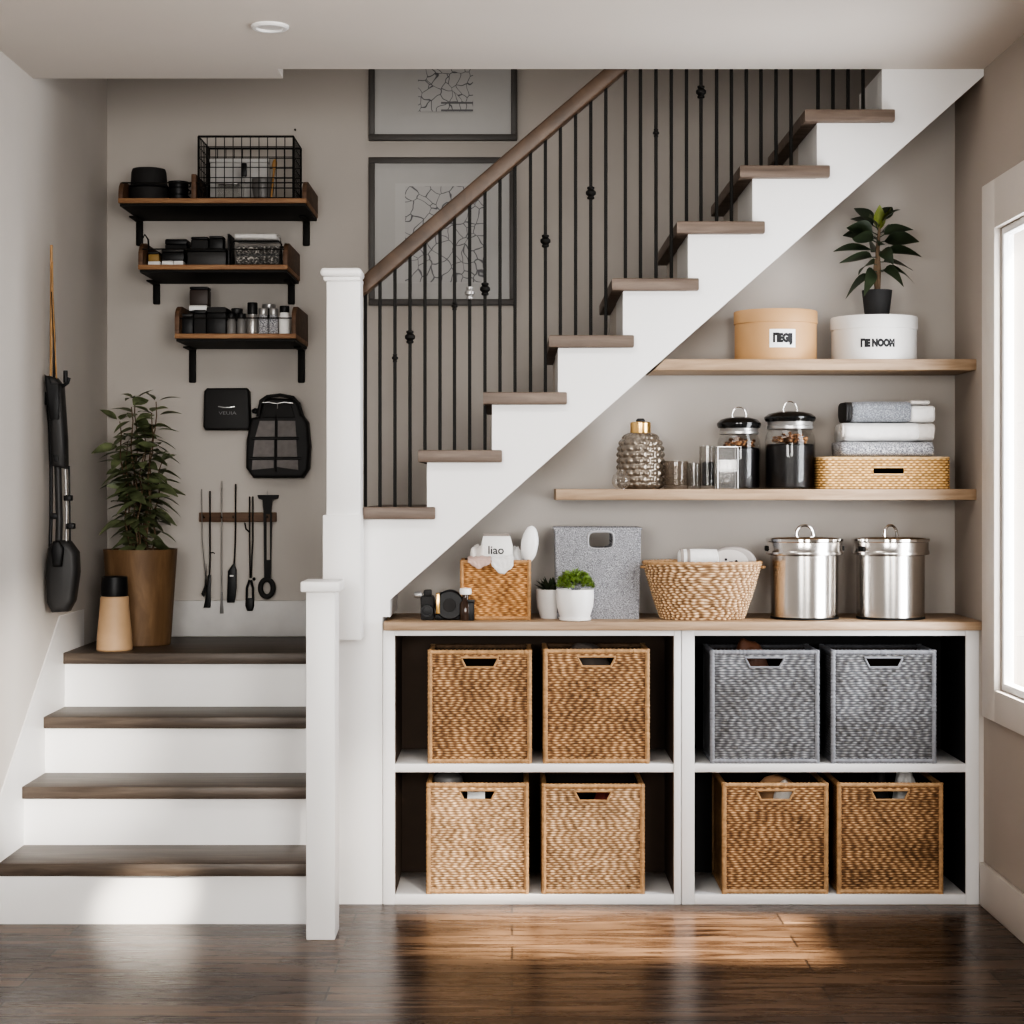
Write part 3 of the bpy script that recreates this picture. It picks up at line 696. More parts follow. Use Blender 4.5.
# oval seagrass basket
dO = 5.775
ob = thing('oval_basket', 'wide oval seagrass basket with flared sides between felt bin and steel canister', 'basket', (X(702, dO), dO, ZW))
oh = Z(563, dO) - ZW; oa, oc = M(58, dO), M(40, dO)
def oval(u, v, off=0.0):
    a = 2 * PI * u
    k = oc + (oa - oc) * (v ** .85); ky = k * .62
    cs, sn = math.cos(a), math.sin(a)
    x = math.copysign(abs(cs) ** .8, cs) * (k + off); y = math.copysign(abs(sn) ** .8, sn) * (ky + off)
    return Vector((x, y, oh * v))
def ofn(u, v):
    nu, nv = 84, 21
    vv = v * nv + .5 * noise.noise(Vector((math.cos(2 * PI * u) * 8, math.sin(2 * PI * u) * 8, v * 6)))
    row = math.floor(vv); r = abs(math.sin(PI * (vv - row))) ** .7
    uu = u * nu; rn_ = math.sin(row * 91.7) * 4375.5; rn_ -= math.floor(rn_); wv = .5 + .5 * math.sin(PI * uu + PI * row * .5 + 3 * rn_ + 2 * noise.noise(Vector((math.cos(2 * PI * u) * 3, math.sin(2 * PI * u) * 3, row))))
    h = r * (.30 + .70 * wv); c = .5 + .6 * noise.noise(Vector((math.floor(uu) * 1.3, row * 1.9, 4)))
    return oval(u, v, .006 * h), h, min(1, max(0, c))
MB().surf(ofn, 336, 84, closed=True, attr=True).build('woven_sides', WEAVE_P, ob, sharp=9)
mb = MB(); mb.surf(lambda u, v: (oval(u, .02 + v * .97, -.004), 0, 0), 60, 6, closed=True)
mb.prism([(oval(i / 40, .02).x, oval(i / 40, .02).y) for i in range(40)], .001, .006, 'Z'); mb.build('lining', LINER, ob)
mb = MB(); n = 220
pts = [oval(i / n, 1.0) + Vector((0, 0, .002)) for i in range(n)]
mb.tube(pts, [.0055 * (1 + .18 * math.sin(i * 1.9)) for i in range(n)], 8, closed=True); mb.build('rim', ROD_B, ob)
mb = MB()
for k in range(2):
    sx = -1 if k == 0 else 1
    MB().tube([(sx * (oa + .002 + .012 * math.sin(PI * i / 10)), (-.03 + .06 * i / 10), oh - .012) for i in range(11)], .004, 8).build('side_loop', ROD_B, ob)
mb.bm.free()
zr = ZW + .010
# contents of the oval basket, stacked up from its floor
base = bundle('blanket', 'folded beige blanket filling the oval seagrass basket', 'blanket', (X(700, dO), dO, zr), .100, .062, .105, TERRY_B, 41, .05)
ztop = Z(566, dO)
tw = thing('rolled_towel', 'rolled white towel with grey stripes in the oval seagrass basket', 'towel', (X(690, dO), dO - .02, ztop - .006))
rt = M(9.5, dO)
MB().lathe([(0.0, -M(13, dO)), (rt * .7, -M(12.5, dO)), (rt, -M(10, dO)), (rt * 1.03, M(8, dO)), (rt * .97, M(26, dO)), (rt * .5, M(28, dO))], 28, (0, 0, rt), 'X').build('roll', TERRY_W, tw)
mb = MB()
for px in (-9, -2.5): mb.lathe([(rt * .98, M(px - 1.7, dO)), (rt * 1.045, M(px - 1.5, dO)), (rt * 1.045, M(px + 1.5, dO)), (rt * .98, M(px + 1.7, dO))], 28, (0, 0, rt), 'X')
mb.build('stripe', TAUPE, tw)
bg = thing('sponge_bag', 'grey-rimmed pale sponge bag with dark motif leaning in the oval basket', 'bag', (X(731, dO), dO - .035, ztop - .008))
bw, bh = M(25, dO), M(22.5, dO)
arc = [(-bw, 0)] + [(bw * math.cos(a) * (1 if a < PI / 2 else 1), bh * math.sin(a) ** .7) for a in [PI - PI * i / 20 for i in range(1, 20)]] + [(bw, 0)]
MB().prism(arc, 0, .035, 'Y', .008, 3).build('body', plain('taupe_nylon', (.30, .27, .25), .6), bg)
arc2 = [(-bw * .92 - .002, .002)] + [(bw * .80 * math.cos(a) - bw * .13, bh * .86 * math.sin(a) ** .7) for a in [PI - PI * i / 16 for i in range(1, 16)]] + [(bw * .62, .002)]
MB().prism(arc2, -.003, .002, 'Y').build('front_panel', plain('taupe_white_print', (.50, .46, .43), .6), bg)
mb = MB(); mb.blob((-.004, -.0035, .018), .013, .002, .006, .3, 3, 2, 2); mb.blob((-.020, -.0035, .030), .004, .002, .004, .3, 3, 5, 2); mb.blob((.012, -.0035, .022), .006, .002, .007, .4, 3, 7, 2); mb.build('motif', INK, bg)
# steel canisters
dS = 5.785
def canister(label, cx):
    t = thing('steel_canister', label, 'canister', (X(cx, dS), dS, ZW), group='steel canisters on the worktop')
    rb, rc = M(33.5, dS), M(38, dS); zc0, zc1 = M(65, dS), M(78, dS)
    MB().lathe([(rb * .95, 0), (rb, .004), (rb * 1.01, zc0), (rb * .9, zc0)], 64).build('body', STEEL, t)
    MB().lathe([(rb * .95, .0008), (rb * 1.012, .0015), (rb * 1.012, .006), (rb, .008)], 64).build('base_ring', IRON, t)
    MB().lathe([(rb * 1.0, zc0 - .006), (rc, zc0 - .002), (rc * 1.012, zc0 + .003), (rc, zc0 + .008), (rc * .985, zc0 + .012), (rc * .985, zc1 - .004), (rc * .9, zc1 - .002)], 64).build('collar', STEEL, t)
    lid = MB().lathe([(rc * .97, zc1 - .006), (rc * 1.015, zc1 - .002), (rc * 1.015, zc1 + .006), (rc * .95, zc1 + .010), (rc * .4, zc1 + .014), (0.0, zc1 + .015)], 64).build('lid', CHROME, t)
    hw, hh = M(8.5, dS), M(15, dS)
    pts = [(-hw, 0, zc1 + .006), (-hw * .98, 0, zc1 + hh * .45)] + [(hw * .98 * math.cos(a), 0, zc1 + hh * .45 + hh * .55 * math.sin(a)) for a in [PI - PI * i / 12 for i in range(1, 12)]] + [(hw * .98, 0, zc1 + hh * .45), (hw, 0, zc1 + .006)]
    MB().tube(pts, .0042, 10).build('handle', CHROME, lid)
    for sx in (-1, 1): MB().tube([(sx * hw, 0, zc1 + .008), (sx * hw, 0, zc1 + .018)], .006, 10).build('ferrule', CHROME, lid)
    for sx in (-1, 1): MB().box(sx * rc - .005, sx * rc + .005, -.012, .012, zc0 + .008, zc0 + .024, .003).build('clip', IRON, t)
    return t
can = canister('left of the two lidded brushed steel canisters on the worktop', 804.5)
copy_tree(can, (X(890.5, dS), dS, ZW), 'right of the two lidded brushed steel canisters on the worktop', .55)

# ------------------------------------------------------------------ lower wall shelf
dM = 5.88
gb = thing('glass_bottle', 'bubble-textured smoky glass bottle with brass collar on the lower wall shelf', 'bottle', (X(640.5, dM), dM, ZM))
rb, hb_ = M(23.5, dM), M(56, dM)
def bub(r, z, a, k):
    n, rows = 16, 9
    row = z / hb_ * rows; ph_ = (int(row) % 2) * .5
    s = abs(math.sin(PI * (a / (2 * PI) * n + ph_))) * abs(math.sin(PI * row))
    return r * (1 + .085 * s)
prof = []
for i in range(73):
    t = i / 72
    if t < .08: r = rb * (.82 + .14 * t / .08)
    elif t < .62: r = rb * .96
    else: r = rb * (.36 + .60 * math.sqrt(max(0, 1 - ((t - .62) / .40) ** 2)))
    prof.append((r, t * hb_))
MB().lathe(prof, 128, fn=bub).build('body', BUBBLE, gb, sharp=9)
MB().lathe([(M(10, dM), hb_ - .004), (M(10.3, dM), hb_), (M(10.3, dM), hb_ + M(10, dM)), (M(9, dM), hb_ + M(11, dM)), (0.0, hb_ + M(11, dM))], 36).build('collar', GOLD, gb)
MB().lathe([(M(4.5, dM), hb_ + M(10.8, dM)), (M(4.5, dM), hb_ + M(13, dM)), (M(3, dM), hb_ + M(14.5, dM)), (0.0, hb_ + M(14.5, dM))], 24).build('stopper', CHARCOAL, gb)
go = thing('glass_ornament', 'small clear round glass ornament in front of the smoky glass bottle', 'ornament', (X(621, 5.79), 5.79, ZM))
r_ = M(9.2, 5.79)
MB().lathe([(r_ * .6, 0)] + [(r_ * math.cos(a), r_ * .92 + r_ * math.sin(a)) for a in [-.95 + i * .25 for i in range(9)]] + [(r_ * .30, r_ * 1.95), (r_ * .36, r_ * 2.15), (r_ * .2, r_ * 2.15)], 36).build('body', thin_glass('ornament_glass', (.9, .88, .85), haze=.10, hcol=(.5, .46, .42)), go)
gt = thing('glass_tumbler', 'smoked glass tumbler right of the smoky glass bottle', 'tumbler', (X(676, 5.85), 5.85, ZM))
r_, h_ = M(12.5, 5.85), M(28, 5.85)
MB().lathe([(0.0, .001), (r_ * .93, .0), (r_, .006), (r_ * 1.0, h_), (r_ * .93, h_), (r_ * .92, .012), (0.0, .010)], 40).build('body', SMOKE, gt)
def clear_glass(label, px, d, rpx, hpx):
    t = thing('drinking_glass', label, 'glass', (X(px, d), d, ZM))
    r_, h_ = M(rpx, d), M(hpx, d)
    MB().lathe([(0.0, .001), (r_ * .95, .0), (r_, .004), (r_, h_), (r_ * .95, h_), (r_ * .94, .010), (0.0, .009)], 36).build('body', GLASS, t)
    return t
clear_glass('tall clear drinking glass left of the dark lidded jars', 707.5, 5.82, 8.2, 43)
sj = thing('spice_tin', 'small dark patterned tin standing inside the tall clear glass', 'tin', (X(708, 5.82), 5.82, ZM + .011))
MB().lathe([(M(6, 5.82), 0), (M(6, 5.82), M(22, 5.82)), (M(5, 5.82), M(23.5, 5.82)), (0.0, M(24, 5.82))], 24).build('body', plain('patterned_tin', (.03, .03, .033), .3, var=.9, scale=110), sj)
clear_glass('short clear drinking glass beside the smoked tumbler', 694, 5.92, 7, 26)
sq = thing('square_glass_jar', 'square clear glass jar in front of the left lidded jar', 'jar', (X(726.5, 5.785), 5.785, ZM))
w_, h_ = M(10, 5.785), M(42, 5.785)
mb = MB(); mb.prism([(-w_, -w_), (w_, -w_), (w_, w_), (-w_, w_)], 0, h_, 'Z', .004)
mb.prism([(-w_ * .72, -w_ * .72), (w_ * .72, -w_ * .72), (w_ * .72, w_ * .72), (-w_ * .72, w_ * .72)], .02, h_ - .006, 'Z', .004); mb.build('body', thin_glass('thick_glass', (.92, .915, .91), haze=.13, hcol=(.55, .53, .50)), sq)
mb = MB()
for sx in (-1, 1):
    for sy in (-1, 1): mb.tube([(sx * w_, sy * w_, .002), (sx * w_, sy * w_, h_)], .0022, 6)
mb.tube([(-w_, -w_, h_), (w_, -w_, h_), (w_, w_, h_), (-w_, w_, h_)], .0022, 6, closed=True); mb.build('glass_edge', plain('pale_glass_edge', (.42, .41, .40), .15, metal=.3), sq)
MB().blob((0, 0, .025), .012, .012, .012, .2, 3, 2, 3).build('glass_bead', SILVER, sq)
def lidded_jar(label, px, d, rpx, body_px, neck_px, lid_px, loop_px, hneck):
    t = thing('storage_jar', label, 'jar', (X(px, d), d, ZM), group='lidded glass jars on the lower wall shelf')
    r, hb2 = M(rpx, d), M(body_px, d); rn = r * .86
    MB().lathe([(0.0, .001), (r * .95, 0), (r, .006), (r, hb2 * .80), (r * .97, hb2 * .88), (rn, hb2 * .97), (rn, hb2)], 48).build('glass', GLASS, t)
    MB().lathe([(0.0, .004), (r * .93, .004), (r * .945, .012), (r * .945, hb2 * .72), (r * .90, hb2 * .745), (0.0, hb2 * .75)], 48).build('dark_contents', COFFEE, t)
    mb = MB()
    for i in range(90):
        a = R.uniform(0, 2 * PI); q = r * .70 * math.sqrt(R.random())
        mb.blob((q * math.cos(a), q * math.sin(a), hb2 * (.775 + .16 * R.random() * (1 - q / r * .5))), R.uniform(.006, .009), R.uniform(.006, .009), R.uniform(.004, .007), .2, 2, i, 1)
    mb.build('nuts', NUTS, t)
    z0 = hb2; z1 = hb2 + M(neck_px, d); z2 = z1 + M(lid_px, d)
    MB().lathe([(rn * 1.02, z0 - .002), (rn * 1.07, z0), (rn * 1.07, z0 + (z1 - z0) * .4), (rn * 1.02, z0 + (z1 - z0) * .5), (rn * 1.06, z1), (rn * .8, z1)], 48).build('neck_ring', SILVER, t)
    lid = MB().lathe([(rn * 1.0, z1), (r * .97, z1 + .001), (r * 1.03, z1 + (z2 - z1) * .28), (r * 1.02, z1 + (z2 - z1) * .45), (r * .86, z1 + (z2 - z1) * .74), (r * .5, z1 + (z2 - z1) * .92), (r * .2, z2), (0.0, z2 + .001)], 48).build('lid', plain('gloss_black_lid', (.012, .012, .012), .14), t)
    hw, hh = M(7, d), M(loop_px, d)
    pts = [(hw * math.cos(a), 0, z2 - .002 + hh * max(0, math.sin(a)) ** .8) for a in [PI - PI * i / 16 for i in range(17)]]
    MB().tube(pts, .0019, 8).build('handle', STEEL, lid)
    return t
lidded_jar('left, smaller glass jar with black domed lid and dark contents', 739, 5.90, 21.5, 55, 5.5, 12, 10, 0)
lidded_jar('right, larger glass jar with black domed lid and dark contents', 790, 5.86, 25, 60, 7, 11, 10, 0)
# rattan tray basket
dT = 5.765
rt_ = thing('rattan_basket', 'low golden rattan basket with slot handle on the lower wall shelf', 'basket', (X(885.5, dT), dT, ZM))
rw, rh, rd = M(131, dT), M(31, dT), .225
def rrect(u, off=0.0, w=rw, d=rd, rad=.03):
    # rounded rectangle path, u in 0..1, starting mid front and running right
    hw, hd = w / 2, d / 2
    segs = [('l', (0, -hd), (hw - rad, -hd)), ('a', (hw - rad, -hd + rad), -PI / 2), ('l', (hw, -hd + rad), (hw, hd - rad)), ('a', (hw - rad, hd - rad), 0), ('l', (hw - rad, hd), (-hw + rad, hd)), ('a', (-hw + rad, hd - rad), PI / 2), ('l', (-hw, hd - rad), (-hw, -hd + rad)), ('a', (-hw + rad, -hd + rad), PI), ('l', (-hw + rad, -hd), (0, -hd))]
    Ls = [(Vector(s_[2]) - Vector(s_[1])).length if s_[0] == 'l' else PI / 2 * rad for s_ in segs]
    tot = sum(Ls); q = (u % 1.0) * tot
    for s_, L in zip(segs, Ls):
        if q <= L + 1e-9:
            if s_[0] == 'l':
                a, b = Vector(s_[1]), Vector(s_[2]); p = a.lerp(b, q / L); t = (b - a).normalized(); nn = Vector((t.y, -t.x))
            else:
                an = s_[2] + q / rad; nn = Vector((math.cos(an), math.sin(an))); p = Vector(s_[1]) + nn * rad
            p = p + nn * off; return p, tot
        q -= L
    return Vector((0, -hd - off)), tot
tot = rrect(0)[1]
def rsk(u, v):
    s_ = (u if u < .5 else u - 1) * tot
    return abs(s_ - .010) < .047 and .47 < v < .70
def rfn(u, v):
    nu, nv = 130, 12
    vv = v * nv; row = math.floor(vv); r = abs(math.sin(PI * (vv - row))) ** .7
    wv = .5 + .5 * math.sin(PI * u * nu + PI * row); h = r * (.35 + .65 * wv)
    c = .55 + .5 * noise.noise(Vector((math.floor(u * nu) * 1.3, row * 1.9, 14)))
    p, _ = rrect(u, .0035 * h)
    return Vector((p.x, p.y + rd / 2, rh * v)), h, min(1, max(0, c))
MB().surf(rfn, 520, 48, rsk, closed=True, attr=True).build('woven_sides', WEAVE_R, rt_, sharp=9)
mb = MB(); mb.surf(lambda u, v: (Vector((rrect(u, -.006)[0].x, rrect(u, -.006)[0].y + rd / 2, .002 + (rh - .004) * v)), 0, 0), 160, 13, rsk, closed=True)
mb.prism([(rrect(i / 60, -.003)[0].x, rrect(i / 60, -.003)[0].y + rd / 2) for i in range(60)], .001, .006, 'Z'); mb.build('lining', LINER, rt_)
mb = MB(); mb.prism([(rrect(i / 80, .002)[0].x, rrect(i / 80, .002)[0].y + rd / 2) for i in range(80)], rh - .002, rh + .004, 'Z', .002); mb.build('lid', ROD_R, rt_)
for zz in (.47, .70): MB().tube([(.010 - .047 + .094 * i / 10, -.003, rh * zz) for i in range(11)], .003, 6).build('handle_edge', ROD_R, rt_)
# towels on top of it
def towel(mb, x0, x1, y0, y1, z0, z1, seed, bulge=.45):
    cy, cz = (y0 + y1) / 2, (z0 + z1) / 2; a, b = (y1 - y0) / 2, (z1 - z0) / 2
    def fn(u, v):
        t = 2 * PI * u; cs, sn = math.cos(t), math.sin(t)
        e = 1 - .12 * max(0, abs(2 * v - 1) - .9) * 10 * .6
        y = cy + a * math.copysign(abs(cs) ** .45, cs) * e; z = cz + b * math.copysign(abs(sn) ** .6, sn) * e
        k = .0022 * noise.noise(Vector((v * 5, cs * 2, sn * 2 + seed)))
        return Vector((x0 + (x1 - x0) * v + .003 * noise.noise(Vector((cs, sn, seed))), y + k, z + k * .6)), 0, 0
    n0 = len(mb.bm.verts)
    mb.surf(fn, 40, 30, closed=True)
    for j in (0, 1):
        ring = list(mb.bm.verts)[n0:n0 + 40] if j == 0 else list(mb.bm.verts)[-40:]
        mb.bm.verts.ensure_lookup_table(); mb.bm.faces.new(ring if j else ring[::-1])
    return mb
zb = ZM + rh + .0042; dW = 5.86
lz = [zb, zb + M(15.5, dW), zb + M(34, dW), zb + M(56, dW)]
def tx(px): return X(px, 5.78)
o = towel(MB(), tx(841), tx(934), 5.775, 5.955, lz[0] - zb, lz[1] - zb - .0003, 1).build('folded_towel', TERRY_S, None, loc=(0, 0, zb)); tag(o, 'speckled grey folded towel at the bottom of the towel stack', 'towel', 'towels stacked on the rattan basket')
t2 = thing('folded_towel', 'white folded towel in the middle of the towel stack', 'towel', (0, 0, lz[1]), group='towels stacked on the rattan basket')
towel(MB(), tx(844), tx(920), 5.772, 5.955, 0, lz[2] - lz[1] - .0003, 4).build('towel', TERRY_W, t2); towel(MB(), tx(917), tx(935), 5.775, 5.95, .001, lz[2] - lz[1] - .002, 7).build('hem', TERRY_B, t2)
sp = [(tx(843), 5.795 + (.026 - .0011 * i) * math.cos(i * .42), (lz[2] - lz[1]) / 2 + (.026 - .0011 * i) * math.sin(i * .42)) for i in range(22)]
MB().tube(sp, .004, 6).build('rolled_end', TERRY_B, t2)
t3 = thing('folded_towel', 'charcoal grey rolled towel with white end on top of the towel stack', 'towel', (0, 0, lz[2]), group='towels stacked on the rattan basket')
towel(MB(), tx(852), tx(912), 5.775, 5.93, 0, lz[3] - lz[2] - .003, 9).build('towel', TERRY_G, t3)
towel(MB(), tx(846), tx(853), 5.779, 5.925, .002, lz[3] - lz[2] - .005, 10).build('dark_end', BLACK_M, t3)
towel(MB(), tx(911), tx(935), 5.775, 5.93, 0, (lz[3] - lz[2]) * .78, 12).build('white_end', TERRY_W, t3); towel(MB(), tx(911), tx(930), 5.78, 5.92, (lz[3] - lz[2]) * .80, lz[3] - lz[2], 13).build('white_fold', TERRY_B, t3)

# ------------------------------------------------------------------ upper wall shelf
dU = 5.885
def round_box(label, px, rpx, hpx, lidpx, mat):
    t = thing('round_box', label, 'box', (X(px, dU), dU, ZU), group='round boxes on the upper wall shelf')
    r, h = M(rpx, dU), M(hpx, dU); lz_ = h - M(lidpx, dU)
    MB().lathe([(0.0, .001), (r * .975, 0), (r * .98, .003), (r * .98, lz_ + .004), (r * .9, lz_ + .004)], 72).build('base', mat, t)
    MB().lathe([(r * .985, lz_), (r * 1.0, lz_ + .001), (r * 1.0, h - .003), (r * .985, h), (0.0, h)], 72).build('lid', mat, t)
    return t, r, h
b1, r, h = round_box('round tan card box with white sticker on the upper wall shelf', 775.5, 41.5, 50, 13, TAN)
def cyl(r, a0, zc): return lambda x, y: (r * math.sin(a0 + x / r), -r * math.cos(a0 + x / r), zc + y)
sx_ = X(783, dU - r) - X(775.5, dU); a0 = math.asin(sx_ / r); zl = Z(338, dU - r) - ZU
fnc = cyl(r * .983, a0, zl); sw, sh = M(13, dU), M(9, dU)
st = MB().surf(lambda u, v: (Vector(fnc((u - .5) * 2 * sw, (v - .5) * 2 * sh)), 0, 0), 16, 2).build('sticker', PAPER, b1); st['label'] = 'white sticker with black letters'
text('ПEGIJ', .034, 'lettering', INK, st, lambda x, y: Vector(cyl(r * .986, a0, zl)(x * .72, y * 1.0)), .0030)
b2, r, h2 = round_box('round white box with black lettering and a plant on its lid', 874, 43, 44, 13, plain('white_box_card', (.70, .685, .665), .55, var=.02))
a0 = math.asin((X(878, dU - r) - X(874, dU)) / r); zl = Z(343, dU - r) - ZU
text('ГIE NOOM', .030, 'lettering', INK, b2, lambda x, y: Vector(cyl(r * .984, a0, zl)(x * .74, y * 1.0)), .0026)
# plant on the white box
pp = thing('potted_plant', 'leafy rubber plant in a small black pot on the round white box', 'potted plant', (X(877, 5.87), 5.87, ZU + h2))
rp_ = M(15, 5.87); hp2 = M(27, 5.87)
MB().lathe([(rp_ * .78, 0), (rp_ * .8, .002), (rp_, hp2), (rp_ * .9, hp2), (rp_ * .88, hp2 * .85)], 32).build('pot', BLACK_M, pp)
MB().lathe([(rp_ * .9, hp2 * .86), (0.0, hp2 * .9)], 24).build('soil', SOIL, pp)
mb = MB(); mb.tube([(0, 0, hp2 * .8), (.004, 0, hp2 + .06), (.002, 0, hp2 + .13), (.008, 0, hp2 + .20)], [.010, .009, .007, .004], 8); mb.tube([(.002, 0, hp2 * .8), (-.008, -.004, hp2 + .05), (-.006, -.004, hp2 + .10)], [.007, .006, .004], 8); mb.build('stem', STEM, pp)
lv = [  # azimuth (0 = right, -90 = towards the room), start height, length, elevation, droop
    (188, .125, .125, .12, .18), (200, .105, .118, -.05, .15), (165, .165, .095, .35, .3), (215, .150, .095, .25, .25), (235, .06, .085, -.1, .9), (180, .045, .08, .0, .9),
    (-15, .115, .115, .2, .35), (5, .150, .115, .25, .25), (-30, .165, .105, .45, .35), (25, .09, .115, .05, .25), (-50, .06, .08, .15, .9), (0, .055, .10, .35, .75),
    (-75, .12, .085, .0, .6), (-100, .14, .09, .3, .5), (-120, .19, .085, .6, .35), (140, .195, .10, .6, .3), (120, .16, .09, .4, .3), (60, .17, .1, .5, .3), (-40, .20, .085, .75, .3),
    (155, .20, .095, .85, .25), (-135, .08, .085, .1, .6), (35, .205, .08, .9, .2), (-160, .175, .10, .4, .3), (90, .13, .1, .3, .3)]
mb = MB()
for az, z_, L, el, dr in lv:
    a = math.radians(az); dv = Vector((math.cos(a) * math.cos(el), math.sin(a) * math.cos(el), math.sin(el)))
    p0 = Vector((.003, 0, hp2 + z_)); p1_ = p0 + dv * .022
    mb.tube([p0, p1_], .0016, 5); mb.leaf(p1_, dv, L, L * .54, dr, .22, n=7, roll=R.choice((-1, 1)) * R.uniform(.35, .95))
mb.build('leaves', LEAF_M, pp, sharp=9)
mb = MB()
for az, el in ((70, 1.2), (-100, 1.25), (-20, 1.1)):
    a = math.radians(az); mb.leaf((.008, 0, hp2 + .19), (math.cos(a) * math.cos(el), math.sin(a) * math.cos(el), math.sin(el)), .085, .036, .05, .3, n=7)
o = mb.build('young_leaves', LEAF_Y, pp, sharp=9); o['label'] = 'yellow-green young top leaves'

# ------------------------------------------------------------------ pictures behind the railing
def picture(label, x0, x1, y0, y1, px0, px1, py0, py1, wx, mat):
    d = 6.825; t = thing('picture_frame', label, 'picture', (X(x0, d), d, Z(y1, d)), group='framed prints behind the stair railing')
    ox, oz = t.location.x, t.location.z
    q = lambda px, py: (X(px, d) - ox, Z(py, d) - oz)
    W, Hh = q(x1, y0); f = M(6, d)
    mb = MB(); mb.box(0, W, 0, YB - d - .001, 0, f, .002); mb.box(0, W, 0, YB - d - .001, Hh - f, Hh, .002); mb.box(0, f, 0, YB - d - .001, f, Hh - f, .002); mb.box(W - f, W, 0, YB - d - .001, f, Hh - f, .002)
    mb.build('frame', FRAMEG, t)
    MB().box(f, W - f, .010, .014, f, Hh - f).build('mat_board', MATB, t)
    if wx:
        a, b = q(wx[0], wx[3]), q(wx[1], wx[2]); MB().box(a[0], b[0], .0085, .0099, a[1], b[1]).build('inner_mat', MATW, t)
    a, b = q(px0, py1), q(px1, py0)
    MB().box(a[0], b[0], .0070, .0084, a[1], b[1]).build('print', mat, t)
    return t, q
pic, q = picture('upper framed line-drawing print, cut off by the ceiling edge', 368.5, 517, -12, 140, 418, 473, 30, 111, None, print_mat('line_drawing_print', 26, 1))
mb = MB()
for py in (102.5, 110): a, b = q(441, py + .9), q(473, py - .9); mb.box(a[0], b[0], .006, .0069, a[1], b[1])
mb.build('drawn_line', plain('grey_pencil', (.16, .16, .165), .7), pic)
picture('lower framed line-drawing print partly behind the handrail', 368.5, 515.5, 157, 305, 405, 484, 186, 282, (395, 488, 183, 283), print_mat('line_drawing_print_two', 22, 2))

# ------------------------------------------------------------------ bracket shelves on the landing wall
def bracket_shelf(label, px0, px1, py, endh, brs, leg):
    """px at the front edge (d = 6.47); shelf is .33 deep"""
    d0 = 6.47; x0, x1 = X(px0, d0), X(px1, d0); zt = Z(py, d0)
    t = thing('bracket_shelf', label, 'shelf', ((x0 + x1) / 2, d0, zt), group='wall shelves on the landing')
    w = (x1 - x0) / 2; D = YB - d0 - .001
    MB().box(-w, w, 0, D, -.017, 0, .002).build('board', RUSTIC, t)
    MB().box(-w + .004, w - .004, .012, D, -.026, -.0172).build('underside_shade', IRON, t)  # black sheet standing in for the shade under the board
    def endp(x):
        pts = [(0.004, 0.0), (D, 0.0), (D, endh), (.07, endh)] + [(.07 - .066 * math.sin(a), endh - .05 * (1 - math.cos(a))) for a in [PI / 2 * i / 6 for i in range(1, 7)]]
        return MB().prism(pts, x, x + .016, 'X', .002)
    endp(-w).build('end_panel', RUSTIC_D, t); endp(w - .016).build('end_panel', RUSTIC_D, t)
    for px in brs:
        xb = X(px, 6.83) - (x0 + x1) / 2; hw = .0125
        mb = MB(); mb.box(xb - hw, xb + hw, D - .014, D, -leg, -.0262, .004); mb.box(xb - hw, xb + hw, .24, D - .014, -.032, -.0262, .002)
        mb.build('bracket', IRON, t)
    mb = MB()
    mb.tube([(-w + .012, .012, .055), (w - .012, .012, .055)], .0022, 6)
    mb.build('rail', IRON, t)
    return t, zt
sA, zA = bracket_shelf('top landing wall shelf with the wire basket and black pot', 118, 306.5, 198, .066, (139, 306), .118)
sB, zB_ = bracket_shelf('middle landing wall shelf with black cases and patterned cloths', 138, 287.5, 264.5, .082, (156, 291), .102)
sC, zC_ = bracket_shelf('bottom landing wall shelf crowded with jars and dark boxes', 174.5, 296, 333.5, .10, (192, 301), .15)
# shelf A
pot = thing('lidded_pot', 'black lidded pot at the left end of the top landing shelf', 'pot', (X(149, 6.60), 6.60, zA))
r = M(18, 6.6)
MB().lathe([(r * .9, 0), (r * 1.08, .006), (r * 1.10, .05), (r * 1.0, .056)], 40).build('body', BLACK_M, pot)
MB().lathe([(r * 1.12, .0565), (r * 1.0, .066), (r * .96, .11), (r * .9, .121), (0.0, .123)], 40).build('lid', BLACK_M, pot)
for k in range(3):
    o = thing('cup', ['bottom', 'middle', 'top'][k] + ' black cup in the short stack beside the lidded pot', 'cup', (X(178.5, 6.58), 6.58, zA + .0245 * k), group='black cups on the top landing shelf')
    MB().lathe([(.027, 0), (.033, .003), (.036, .022), (.0365, .0242), (.034, .0242), (.031, .004), (0.0, .004)], 28).build('body', BLACK, o)
    MB().tube([(.035 , .0, .006), (.042, 0, .009), (.042, 0, .018), (.035, 0, .020)], .003, 6).build('handle', BLACK, o)
MB_div = MB().box(-.008, .008, 0, .30, 0, .085, .002).build('shelf_divider', RUSTIC_D, None, loc=(X(193.5, 6.475), 6.478, zA)); tag(MB_div, 'upright wooden divider between the black cups and the wire basket', 'divider')
d0 = 6.50; wbk = thing('wire_basket', 'large black wire grid basket on the top landing shelf', 'basket', (X(246, d0), d0, zA))
w, h, dp = M(95, d0) / 2, Z(136.5, d0) - zA, .23
mb = MB(); nx, nz, ny = 11, 6, 7
g = .0016
for i in range(nx + 1):
    x = -w + 2 * w * i / nx
    for y in (0, dp): mb.tube([(x, y, .004), (x, y, h)], g, 5)
    mb.tube([(x, 0, .004), (x, dp, .004)], g, 5)
for k in range(nz + 1):
    z = .004 + (h - .004) * k / nz
    for y in (0, dp): mb.tube([(-w, y, z), (w, y, z)], g, 5)
    for x in (-w, w): mb.tube([(x, 0, z), (x, dp, z)], g, 5)
for j in range(1, ny):
    y = dp * j / ny
    for x in (-w, w): mb.tube([(x, y, .004), (x, y, h)], g, 5)
    mb.tube([(-w, y, .004), (w, y, .004)], g, 5)
mb.build('wire_grid', IRON, wbk)
mb = MB()
